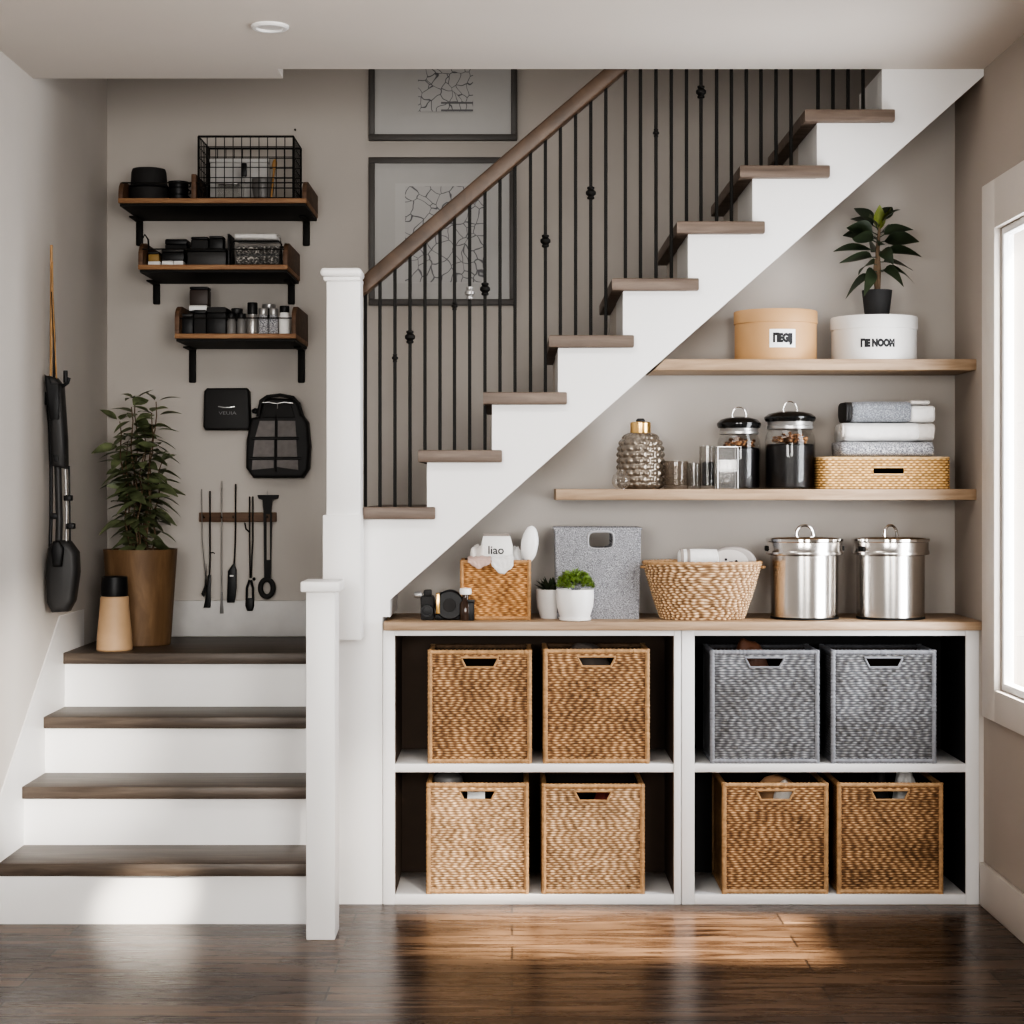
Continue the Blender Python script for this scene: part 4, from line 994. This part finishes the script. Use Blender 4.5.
for z in (.004, h): mb.tube([(-w, 0, z), (w, 0, z), (w, dp, z), (-w, dp, z)], .0036, 6, closed=True)
for x in (-w, w):
    for y in (0, dp): mb.tube([(x, y, .004), (x, y, h)], .0036, 6)
mb.build('rim', IRON, wbk)
zb = zA + .009
bo = thing('bowl', 'grey enamel bowl inside the wire basket', 'bowl', (X(263, 6.58), 6.58, zb)); MB().lathe([(.022, 0), (.032, .006), (.039, .04), (.040, .075), (.036, .075), (.033, .01), (0.0, .006)], 32).build('body', GREYC, bo)
br = thing('brush', 'black-headed brush standing inside the wire basket', 'brush', (X(244, 6.56), 6.56, zb)); MB().tube([(0, 0, 0), (0, 0, .09)], .004, 8).build('handle', SILVER, br); MB().box(-.010, .010, -.006, .006, .08, .128, .004).build('head', BLACK, br)
spn = thing('wooden_spoon', 'wooden spoon leaning in the wire basket beside the bowl', 'spoon', (X(272, 6.55), 6.53, zb)); spn.rotation_euler = (0, .10, 0)
MB().tube([(0, 0, 0), (0, 0, .10)], .004, 8).build('handle', CANE, spn); MB().blob((0, 0, .118), .009, .005, .020, .02).build('spoon_head', CANE, spn)
gx = thing('glass_dish', 'clear glass dish inside the wire basket', 'dish', (X(229, 6.58), 6.58, zb)); mb = MB(); mb.prism([(-.036, -.03), (.036, -.03), (.036, .03), (-.036, .03)], 0, .052, 'Z', .006); mb.build('body', GLASS, gx)
MB().box(-.0365, .0365, -.0305, .0305, .0522, .060, .002).build('lid', SILVER, gx)
cbx = thing('white_carton', 'pale carton at the back of the wire basket', 'carton', (X(238, 6.68), 6.675, zb)); MB().box(-.10, .11, 0, .035, 0, .15, .004).build('body', plain('pale_carton', (.50, .49, .48), .6), cbx); MB().box(-.102, .112, -.001, .036, .1502, .165, .003).build('lid', plain('pale_carton_lid', (.54, .53, .52), .6), cbx)
tag(MB().lathe([(.0035, 0), (.0035, .004), (.0018, .005), (.0018, .018)], 12, axis='Y').build('wall_nail', IRON, None, loc=(X(295, 6.83), 6.831, Z(129.5, 6.83))), 'small dark nail in the wall above the wire basket', 'nail')
# shelf B
d0 = 6.53
def bx(name, label, cat, px0, px1, d, dp, z0, h, mat, lidmat=None, lid=0.0, lidpart='lid', bev=.004, grp=None):
    t = thing(name, label, cat, (X((px0 + px1) / 2, d), d, z0), group=grp); w = M(px1 - px0, d) / 2
    MB().box(-w, w, 0, dp, 0, h - lid, bev).build('body', mat, t)
    if lidmat: MB().box(-w * 1.0, w * 1.0, -.001, dp + .001, h - lid + .0003, h, min(bev, lid * .4)).build(lidpart, lidmat, t)
    return t
bx('book', 'white paperback lying at the left end of the middle landing shelf', 'book', 148, 160, d0, .10, zB_, .018, OFFWHITE, PAPER, .004, 'cover', .001)
bx('small_box', 'ochre box on the white paperback of the middle landing shelf', 'box', 148, 159, d0, .06, zB_ + .0182, .034, OCHRE, CHARCOAL, .008)
bx('book', 'pale book lying under the black zip case', 'book', 162, 173, d0, .10, zB_, .020, PAPER, OFFWHITE, .004, 'cover', .001)
bx('book', 'pale booklet lying right of the pale book on the middle shelf', 'book', 173.6, 183, d0, .10, zB_, .020, OFFWHITE, PAPER, .004, 'cover', .001)
bx('zip_case', 'black zip case resting on two pale books', 'case', 161.5, 184, d0 - .005, .11, zB_ + .0203, .042, BLACK, CHARCOAL, .012)
bx('storage_tray', 'large black plastic tray in the middle of the middle landing shelf', 'tray', 187, 226, d0 - .01, .13, zB_, .062, CHARCOAL, BLACK, .010, 'rim')
bx('camera_case', 'black camera case on the large black tray', 'case', 191, 208, d0 + .02, .08, zB_ + .0623, .045, BLACK_M, BLACK, .010)
bx('camera', 'black compact camera on the right of the large black tray', 'camera', 209, 223, d0 + .02, .06, zB_ + .0623, .048, BLACK, CHARCOAL, .008, 'top_plate')
bx('hard_case', 'black hard case behind the black zip case', 'case', 165, 187, d0 + .14, .09, zB_, .115, BLACK_M, BLACK, .02)
bx('notebook', 'thin black notebook standing at the right end of the tray', 'notebook', 227.5, 229.5, d0, .12, zB_, .115, BLACK, CHARCOAL, .004, 'cover', .001)
hk = thing('headset', 'black wire headset leaning at the left end of the middle shelf', 'headset', (X(146.5, 6.57), 6.57, zB_))
MB().tube([(-.018, 0, .03), (-.016, 0, .10), (-.006, 0, .118), (.006, 0, .10), (.010, 0, .03)], .003, 8).build('band', BLACK, hk); MB().lathe([(.012, -.006), (.014, 0), (.012, .006)], 16, (.010, 0, .022), 'X').build('earpad', BLACK_M, hk)
MB().lathe([(.012, -.006), (.014, 0), (.012, .006)], 16, (-.016, 0, .022), 'X').build('earpad', BLACK_M, hk)
rk = thing('cloth_rack', 'black wire rack holding folded cloths on the middle landing shelf', 'rack', (X(256.5, 6.50), 6.50, zB_))
w = M(50, 6.5) / 2
mb = MB()
for y in (0, .16): mb.tube([(-w, y, .003), (-w, y, .075), (-w + .01, y, .085), (w - .01, y, .085), (w, y, .075), (w, y, .003)], .003, 6)
for x in (-w, w): mb.tube([(x, 0, .003), (x, .16, .003)], .003, 6)
for k in range(5): mb.tube([(-w, .16 * k / 4, .003), (w, .16 * k / 4, .003)], .002, 5)
mb.build('frame', IRON, rk)
for k, (mt, lab) in enumerate(((PATTERN, 'bottom black and white patterned folded cloth in the wire rack'), (PATTERN, 'second black and white patterned folded cloth in the wire rack'), (TERRY_W, 'white crumpled folded cloth on top of the patterned cloths'))):
    z0 = .0062 + .034 * k
    if k < 2: o = towel(MB(), -w + .012, w - .014, .012, .148, 0, .0335, k * 3 + 2).build('folded_cloth', mt, None, loc=(rk.location.x, 6.50, zB_ + z0))
    else: o = towel(MB(), -w + .008, w - .020, .012, .148, .013, .036, 20).build('folded_cloth', mt, None, loc=(rk.location.x, 6.50, zB_ + z0 + .006))
    tag(o, lab, 'cloth', 'folded cloths in the wire rack')
# shelf C
d0 = 6.53
bx('dark_box', 'black box at the left end of the bottom landing shelf', 'box', 181, 193, d0, .12, zC_, .075, BLACK, CHARCOAL, .012)
bx('dark_box', 'black box second from the left on the bottom landing shelf', 'box', 193.6, 206, d0, .12, zC_, .088, BLACK_M, BLACK, .014)
bx('dark_box', 'black box third from the left, widest on the bottom shelf', 'box', 206.6, 226, d0, .12, zC_, .098, BLACK, BLACK_M, .02)
hb2 = bx('book', 'white book lying flat on the black boxes of the bottom shelf', 'book', 189, 207, d0 + .03, .08, zC_ + .0885, .018, PAPER, OFFWHITE, .004, 'cover', .001)
bx('speaker', 'tall dark brown block speaker on the white book', 'speaker', 189.5, 208, d0 + .032, .07, zC_ + .107, .066, BROWNBLK, BLACK, .01, 'top_plate')
def small_jar(label, px, d, rpx, h, body, lidm, cap=.016):
    t = thing('small_jar', label, 'jar', (X(px, d), d, zC_), group='small jars on the bottom landing shelf'); r = M(rpx, d)
    MB().lathe([(0.0, .001), (r * .92, 0), (r, .005), (r, h * .78), (r * .8, h * .9), (r * .8, h)], 28).build('body', body, t)
    MB().lathe([(r * .86, h - .001), (r * .9, h + .001), (r * .9, h + cap - .002), (r * .84, h + cap), (0.0, h + cap)], 28).build('lid', lidm, t)
    return t
small_jar('grey jar with black lid right of the three black boxes', 231.5, 6.52, 4.8, .058, GREYC, BLACK)
small_jar('second grey jar with black lid right of the black boxes', 241.5, 6.52, 4.8, .058, GREYC, BLACK)
small_jar('silver jar with tall black top in the middle of the jars', 252.5, 6.52, 5.6, .072, SILVER, BLACK, .04)
small_jar('pale patterned jar with silver lid on the bottom shelf', 263.5, 6.52, 5.0, .070, TERRY_S, SILVER, .022)
small_jar('pale patterned jar next to the end jar on the bottom shelf', 273.5, 6.52, 4.8, .070, TERRY_S, SILVER, .022)
small_jar('white jar with black lid at the right end of bottom shelf', 284.5, 6.52, 5.4, .078, PAPER, BLACK, .022)
small_jar('dark jar standing behind the two grey jars', 237, 6.62, 6.5, .085, BLACK, CHARCOAL)
small_jar('dark jar standing behind the pale patterned jars', 269, 6.62, 7.5, .10, BLACK, SILVER)

# ------------------------------------------------------------------ bags and tools on the landing wall
dW_ = 6.795
pz = Z(430, dW_); ph = Z(388, dW_) - pz; pw = M(47, dW_)
po = thing('zip_pouch', 'flat black zip pouch hanging on the wall under the shelves', 'pouch', (X(226.5, dW_), dW_, pz))
MB().prism([(-pw / 2, .012), (-pw / 2 + .008, 0), (pw / 2 - .008, 0), (pw / 2, .012), (pw / 2 - .004, ph - .012), (pw / 2 - .014, ph), (-pw / 2 + .014, ph), (-pw / 2 + .003, ph - .012)], 0, YB - dW_ - .001, 'Y', .008, 3).build('body', BAGB, po)
MB().tube([(-.030, -.001, ph * .56), (-.01, -.003, ph * .535), (.012, -.003, ph * .535), (.030, -.001, ph * .56)], .0022, 6).build('zip_pull', SILVER, po)
text('VEUIA', .024, 'lettering', GREYTXT, po, lambda x, y: (x + .004, -.0008, ph * .40 + y * .7), .0)
ba = thing('backpack', 'black mesh-front backpack hanging on the wall right of the zip pouch', 'backpack', (X(278, dW_), dW_ - .02, Z(478, dW_)))
q = lambda px, py: ((px - 278) * dW_ / F, (478 - py) * dW_ / F)
ol = [(254, 478), (303, 478), (309, 469), (310.5, 447), (308, 422), (303, 415), (299, 402), (293, 399), (268, 398), (263, 402), (259, 417), (252, 418), (247, 440), (246.5, 468)]
MB().prism([q(*p) for p in ol], 0, .07, 'Y', .012, 3).build('body', BAGB, ba)
for (a, b, c, e) in (((260.5, 421), (276, 421), (276, 437), (256, 437)), ((278.5, 421), (296, 421), (297, 437), (278.5, 437)), ((255.5, 440), (275, 440), (275, 457), (253.5, 457)), ((278, 440), (297, 440), (298, 457), (278, 457)), ((253.3, 460), (274.5, 460), (274.5, 468), (252.5, 470)), ((277.5, 460), (298.5, 460), (299, 470), (277.5, 467))):
    MB().prism([q(*a), q(*b), q(*c), q(*e)], -.003, .001, 'Y', .0012).build('mesh_window', MESHG, ba)
mb = MB(); 
for pts in ([(276.8, 415), (276.5, 472)], [(252, 438.5), (300, 438.5)], [(250, 458.5), (302, 458.5)]): mb.tube([(q(*p)[0], -.004, q(*p)[1]) for p in pts], .0042, 6)
mb.build('strap', BAGB, ba)
MB().prism([q(*p) for p in ((263, 418), (266, 406), (276, 404.5), (292, 405), (296, 418))], -.007, .001, 'Y', .004).build('top_pocket', BLACK_M, ba)
mb = MB(); mb.tube([(q(*p)[0], -.006, q(*p)[1]) for p in ((259, 417), (262, 401), (268, 397), (281, 395.5), (294, 398), (299, 404), (303, 416))], .0065, 8); mb.build('handle', BAGB, ba)
mb = MB(); mb.tube([(q(*p)[0], -.008, q(*p)[1]) for p in ((263, 403), (270, 402.5), (277.5, 404), (285, 402.5), (294, 403.5))], .0018, 6); mb.tube([(q(278.5, 404)[0], -.009, q(278.5, 404)[1]), (q(278.5, 409)[0], -.009, q(278.5, 409)[1])], .002, 6); mb.build('zip', SILVER, ba)
MB().blob((q(255.5, 411)[0], .02, q(255.5, 411)[1]), .013, .01, .010, .3, 3, 4).build('buckle', BLACK, ba)
# tool rail
dT_ = 6.825
tr = thing('tool_rail', 'dark brown wooden rail holding six long tools on the wall', 'rail', (X(237.5, dT_), dT_, Z(522, dT_)))
MB().box(-M(38.5, dT_), M(38.5, dT_), 0, YB - dT_ - .001, 0, M(9.5, dT_), .002).build('board', RUSTIC_D, tr)
for px in (204.5, 211, 222, 234, 250, 268): MB().tube([(X(px, dT_) - tr.location.x, 0, .016), (X(px, dT_) - tr.location.x, -.022, .016), (X(px, dT_) - tr.location.x, -.024, .024)], .0018, 6).build('hook', IRON, tr)
dH = 6.822
def tool(name, label, cat, px, pyb): 
    t = thing(name, label, cat, (X(px, dH), dH, Z(pyb, dH)))
    def q(a, b): return Vector(((a - px) * dH / F, 0, (pyb - b) * dH / F))
    return t, q
t, q = tool('skewer', 'thin bowed wire skewer with flat dark tip, leftmost on the tool rail', 'tool', 203.5, 600)
MB().tube([q(201.7, 489), q(202, 520), q(202.2, 540), q(204, 560), q(206, 580), q(205, 589)], .0015, 6).build('shaft', GREYC, t)
MB().prism([(q(a, b).x, q(a, b).z) for a, b in ((206.4, 564), (206.8, 586), (204, 597), (201.3, 594), (204.6, 586))], -.002, .002).build('tip', IRON, t)
t, q = tool('barbecue_fork', 'long black rod tool with a side hook, second from the left on the rail', 'tool', 209.5, 608)
MB().tube([q(210, 491), q(210, 560), q(209.4, 582)], .0027, 8).build('shaft', IRON, t)
MB().prism([(q(a, b).x, q(a, b).z) for a, b in ((208.2, 575), (211, 575), (210.6, 607.5), (203.8, 607.5), (206, 596))], -.005, .005, 'Y', .002).build('handle', BLACK, t)
MB().tube([q(210, 553), q(213, 552.5), q(214.8, 553.5)], .002, 6).build('hook', IRON, t)
t, q = tool('metal_rod', 'pale grey thin metal rod with flat end, third on the tool rail', 'tool', 222, 614)
MB().tube([q(221.8, 481), q(221.5, 594)], .0022, 8).build('shaft', SILVER, t); MB().prism([(q(a, b).x, q(a, b).z) for a, b in ((221, 592), (222.4, 592), (223.6, 613.5), (220, 613.5))], -.002, .002, 'Y', .0008).build('tip', GREYC, t)
t, q = tool('knife_sharpener', 'black rod with thick ridged handle, fourth on the tool rail', 'tool', 231.5, 603)
MB().tube([q(235.7, 484), q(235.4, 540), q(234.2, 566)], .0027, 8).build('shaft', IRON, t)
MB().prism([(q(a, b).x, q(a, b).z) for a, b in ((234, 563), (236.5, 570), (236.5, 588), (234.6, 602.5), (227.2, 602.5), (228.2, 571))], -.009, .009, 'Y', .004).build('handle', BLACK, t)
MB().prism([(q(a, b).x, q(a, b).z) for a, b in ((230.2, 575), (233.8, 575), (233.8, 576.5), (230.2, 576.5))], -.0105, -.008).build('band', SILVER, t)
t, q = tool('barbecue_tongs', 'twin-rod tongs with slotted black handle, fifth on the tool rail', 'tool', 250, 611)
for a in (249.6, 252.8): MB().tube([q(a, 496.5), q(a, 540), q(250.6 + (a - 251.2) * .3, 578)], .0024, 8).build('arm', IRON, t)
mb = MB(); mb.tube([q(249.6, 580), q(246.8, 588), q(246.6, 606), q(248, 610), q(251.5, 610), q(253, 606), q(253, 588), q(250.8, 580)], .0042, 8); mb.box(q(247, 0).x, q(253, 0).x, -.004, .004, q(0, 610).z, q(0, 598).z, .002); mb.build('handle', BLACK, t)
MB().blob(tuple(q(254, 579)), .006, .005, .006, .2).build('knob', BLACK, t); MB().tube([q(245, 523), q(246, 529), q(249.4, 532)], .0028, 8).build('latch', IRON, t)
t, q = tool('adjustable_wrench', 'large black wrench with T-shaped top and ring end, rightmost on the rail', 'tool', 267.5, 599)
mb = MB(); mb.prism([(q(a, b).x, q(a, b).z) for a, b in ((257.5, 495), (279, 495), (278, 498.5), (272.5, 500), (271, 514), (263.8, 514), (262.5, 500), (258.5, 498.5))], -.006, .006, 'Y', .002)
mb.prism([(q(a, b).x, q(a, b).z) for a, b in ((263.6, 513), (266.2, 513), (266.4, 560), (270.2, 560), (270, 513), (272, 513), (270.8, 580), (264.4, 580))], -.006, .006, 'Y', .0015); mb.build('handle', BLACK_M, t)
mb = MB(); c = q(266.8, 588)
mb.tube([(c.x + M(6.3, dH) * math.cos(a), 0, c.z + M(8.6, dH) * math.sin(a)) for a in [2 * PI * i / 32 for i in range(32)]], .0095, 10, closed=True); mb.build('ring', BLACK_M, t)
MB().tube([q(267.3, 496), q(267.3, 491)], .0014, 6).build('hanging_pin', SILVER, t)

# ------------------------------------------------------------------ landing floor
ZL = .72
pl = thing('potted_plant', 'tall leafy green plant in a brown wooden planter on the landing', 'potted plant', (X(140.5, 6.50), 6.50, ZL))
r, h = M(36.5, 6.5), Z(549, 6.5) - ZL
MB().lathe([(r * .80, 0), (r * .82, .003), (r, h), (r * .94, h), (r * .90, h - .03)], 56).build('planter', PLANTER, pl)
MB().lathe([(r * .93, h - .03), (0.0, h - .022)], 32).build('soil', SOIL, pl)
ms, ml = MB(), MB(); Rp = random.Random(5)
stems = [(-.045, .00, .40), (-.012, -.03, .52), (.018, .02, .44), (.04, -.02, .50), (-.03, .03, .55), (.055, .03, .33), (0.0, -.05, .36), (-.055, -.02, .47), (.03, .0, .54), (-.02, .05, .30)]
for k, (sx, sy, sh_) in enumerate(stems):
    n = 9; lean = Vector((sx * .55 + Rp.uniform(-.02, .02), sy * .4, 0)); n = 11
    P_ = [Vector((sx * .7, sy * .7, h - .025)) + lean * (i / n) ** 1.5 + Vector((.006 * math.sin(i * 1.3 + k), .006 * math.cos(i + k), sh_ * i / n)) for i in range(n + 1)]
    ms.tube(P_, [.0042 * (1 - .6 * i / n) for i in range(n + 1)], 6)
    for i in range(1, n + 1):
        for s_ in (0, 1, 2):
            if Rp.random() < (.6 if i < 3 else .22): continue
            a = i * 1.75 + s_ * 2 * PI / 3 + k + Rp.uniform(-.4, .4)
            el = Rp.uniform(-.25, .35) + (.35 if i == n else 0)
            L = Rp.uniform(.062, .098) * (.85 if i == n else 1)
            dv = Vector((math.cos(a) * math.cos(el), math.sin(a) * math.cos(el) * .75, math.sin(el)))
            st_ = P_[i] + dv * .012
            tip = pl.location.x + (st_ + dv * L).x
            if tip < XL + .03: dv.x *= -.6; st_ = P_[i] + dv * .012
            ml.leaf(st_, dv, L, L * Rp.uniform(.42, .56), Rp.uniform(.05, .45), .2, n=5, roll=Rp.gauss(0, .38))
ms.build('stems', STEM, pl); ml.build('leaves', LEAF_D, pl, sharp=9)
va = thing('canister', 'tapered pale wooden canister with black top in front of the planter', 'canister', (X(114.5, 6.27), 6.27, ZL))
r0, r1, h = M(18, 6.27), M(14, 6.27), M(54, 6.27)
MB().lathe([(r0 * .96, 0), (r0, .004), (r0 * .95, h * .30), (r1 * 1.06, h * .75), (r1, h - .002), (r1 * .94, h)], 48).build('body', TANV, va)
MB().lathe([(r1 * .92, h), (r1 * .93, h + .002), (r1 * .95, h + .02), (r1 * .90, h + M(19, 6.27)), (r1 * .75, h + M(20, 6.27)), (0.0, h + M(19, 6.27))], 40).build('top', BLACK, va)
# stick vacuum hanging on the left wall
dV = 5.93
vx = XL + .057
sv = thing('stick_vacuum', 'black stick vacuum with a slim cane pole hanging on the left wall', 'vacuum cleaner', (vx, dV, Z(611, dV)))
def q(px, py, y=0.0): return Vector((X(px, dV) - vx, y, (611 - py) * dV / F))
mb = MB()
def vh(t): return M(15.5, dV) * (1 - .25 * max(0, t - .75) / .25 - .38 * max(0, .35 - t) / .35)
hd = [(54, 612), (70, 611), (76, 600), (80, 572), (79, 552), (71, 541), (64, 540), (56, 541), (50, 548), (48, 575), (49, 602)]
MB().prism([(q(a, b).x, q(a, b).z) for a, b in hd], -.045, .03, 'Y', .018, 3).build('head', CHARCOAL, sv)
MB().prism([(q(a, b).x, q(a, b).z) for a, b in ((57, 566), (66, 566), (68, 548), (63, 540), (57, 541), (55, 550))], -.062, -.04, 'Y', .008, 3).build('head_hinge', BLACK, sv)
MB().tube([q(60, 556, -.02), q(60.5, 520, -.015), q(58.5, 466, -.01)], .0115, 12).build('tube', CHARCOAL, sv)
MB().tube([q(66.5, 552, -.01), q(67, 510, -.005), q(65.5, 466, -.005)], .0038, 8).build('side_rod', SILVER, sv)
MB().tube([q(70, 545, -.0), q(69.5, 500, -.0), q(69, 466, .0)], .003, 8).build('cable', BLACK, sv)
mb = MB(); mb.prism([(q(a, b).x, q(a, b).z) for a, b in ((54, 466), (67.5, 469), (67, 440), (63.5, 386), (57, 378), (49, 376), (52, 420))], -.035, .03, 'Y', .012, 3); mb.build('body', CHARCOAL, sv)
MB().prism([(q(a, b).x, q(a, b).z) for a, b in ((55.5, 461), (61, 463), (61, 456), (55.5, 455))], -.039, -.03, 'Y', .002).build('button', BLACK, sv)
MB().prism([(q(a, b).x, q(a, b).z) for a, b in ((47, 375), (52, 378), (54, 384), (62, 384), (62, 420), (52, 420))], -.040, -.02, 'Y', .006).build('trigger_grip', BLACK, sv)
mb = MB(); mb.tube([q(60, 387, -.02), q(65, 386, -.02), q(69, 383, -.02), q(70.5, 378, -.02)], .006, 8); mb.tube([q(67, 383, -.02), q(67, 371, -.02)], .007, 8); mb.build('hook', BLACK, sv)
MB().tube([q(48.2, 380, .015), q(46.5, 410, .02), q(48, 424, .02), q(49.5, 470, .02), q(49.5, 520, .02), q(49, 560, .01)], .0055, 10).build('hose', BLACK, sv)
MB().tube([q(51, 376, -.0), q(51.4, 320, 0), q(51.4, 245, 0)], [.0045, .0045, .004], 10).build('pole', CANE, sv)
MB().tube([q(55, 384, -.012), q(55, 340, -.006), q(52.5, 292, -.004)], .0042, 8).build('sleeve', IRON, sv)
MB().tube([q(57.5, 384, -.01), q(53.5, 300, -.008), q(52.8, 262, -.006)], .0025, 8).build('brass_stay', CANE, sv)
for a, b in ((55.5, 516), (69.5, 498), (72, 526)): MB().box(q(a, b).x - .012, q(a, b).x + .012, -.03, .0, q(a, b).z - .009, q(a, b).z + .009, .003).build('clip', BLACK, sv)
MB().box(XL - vx + .0005, q(52, 0).x, .0, .03, q(0, 405).z, q(0, 392).z, .002).build('wall_mount', BLACK, sv)

# ------------------------------------------------------------------ camera, light
cam = bpy.data.cameras.new('camera'); co = bpy.data.objects.new('view_camera', cam); COL.objects.link(co)
cam.sensor_width = 36; cam.lens = F / 1024 * 36; cam.shift_y = -(512 - 488) / 1024
co.location = (0, 0, H); co.rotation_euler = (PI / 2, 0, 0); cam.clip_start = .05
sc.camera = co
w = bpy.data.worlds.new('sky'); sc.world = w; w.use_nodes = True
bg_ = w.node_tree.nodes['Background']; bg_.inputs['Color'].default_value = (.93, .96, 1, 1); bg_.inputs['Strength'].default_value = 14.0
def light(name, kind, loc, target, energy, color=(1, 1, 1), **kw):
    l = bpy.data.lights.new(name, kind); l.energy = energy; l.color = color
    for k, v in kw.items(): setattr(l, k, v)
    o = bpy.data.objects.new(name, l); COL.objects.link(o); o.location = loc
    o.rotation_euler = (Vector(target) - Vector(loc)).to_track_quat('-Z', 'Y').to_euler()
    return o
light('sun', 'SUN', (4, 4, 5), (4 - 1.14, 4.12, 5 - 1.35), 36, (1, .92, .78), angle=.11)
light('room_fill', 'AREA', (.95, -.2, 1.6), (-.75, 5.8, .75), 22, (1, .97, .93), shape='RECTANGLE', size=1.2, size_y=1.3, spread=math.radians(76))  # added soft fill from behind the camera, no window there
light('room_fill', 'AREA', (-.85, .8, 1.45), (-.45, 5.8, .65), 14, (1, .98, .95), shape='RECTANGLE', size=.9, size_y=1.1, spread=math.radians(78))  # added key light from the front left, no window there
light('overhead_fill', 'AREA', (-.25, 4.45, 2.50), (-.35, 5.75, .55), 13, (1, .965, .92), shape='RECTANGLE', size=1.5, size_y=.5)  # added steep overhead light, leaves the top of the alcove in shade
light('window_portal', 'AREA', (XR + .08, (W0 + W1) / 2, (WZ0 + WZ1) / 2), (0, (W0 + W1) / 2, (WZ0 + WZ1) / 2), 1, shape='RECTANGLE', size=wd, size_y=wh).data.cycles.is_portal = True
light('patch_spot', 'SPOT', (1.2, 2.0, 1.9), (-1.05, 5.38, .07), 2600, (1, .92, .80), spot_size=math.radians(3.9), spot_blend=1.0, shadow_soft_size=.03)  # added spot imitating the sun patch on the first riser
light('patch_spot', 'SPOT', (1.25, 1.6, 1.2), (-1.49, 5.68, .52), 1300, (1, .95, .88), spot_size=math.radians(12), spot_blend=1.0, shadow_soft_size=.03)  # added spot for the bright patch low on the left wall
light('patch_spot', 'SPOT', (1.1, 1.8, 2.0), (-.30, 5.6, .18), 420, (1, .93, .84), spot_size=math.radians(11), spot_blend=1.0, shadow_soft_size=.05)  # added spot for the warm glow around the lower left unit
light('stairwell_fill', 'AREA', (-.2, 6.3, ZT - .02), (-.2, 6.3, 0), 2.5, (1, .95, .9), shape='RECTANGLE', size=1.6, size_y=.6)  # added unseen fill to lift the stairwell walls
sc.view_settings.view_transform = 'AgX'
sc.view_settings.look = 'AgX - High Contrast'
sc.view_settings.exposure = 0.0
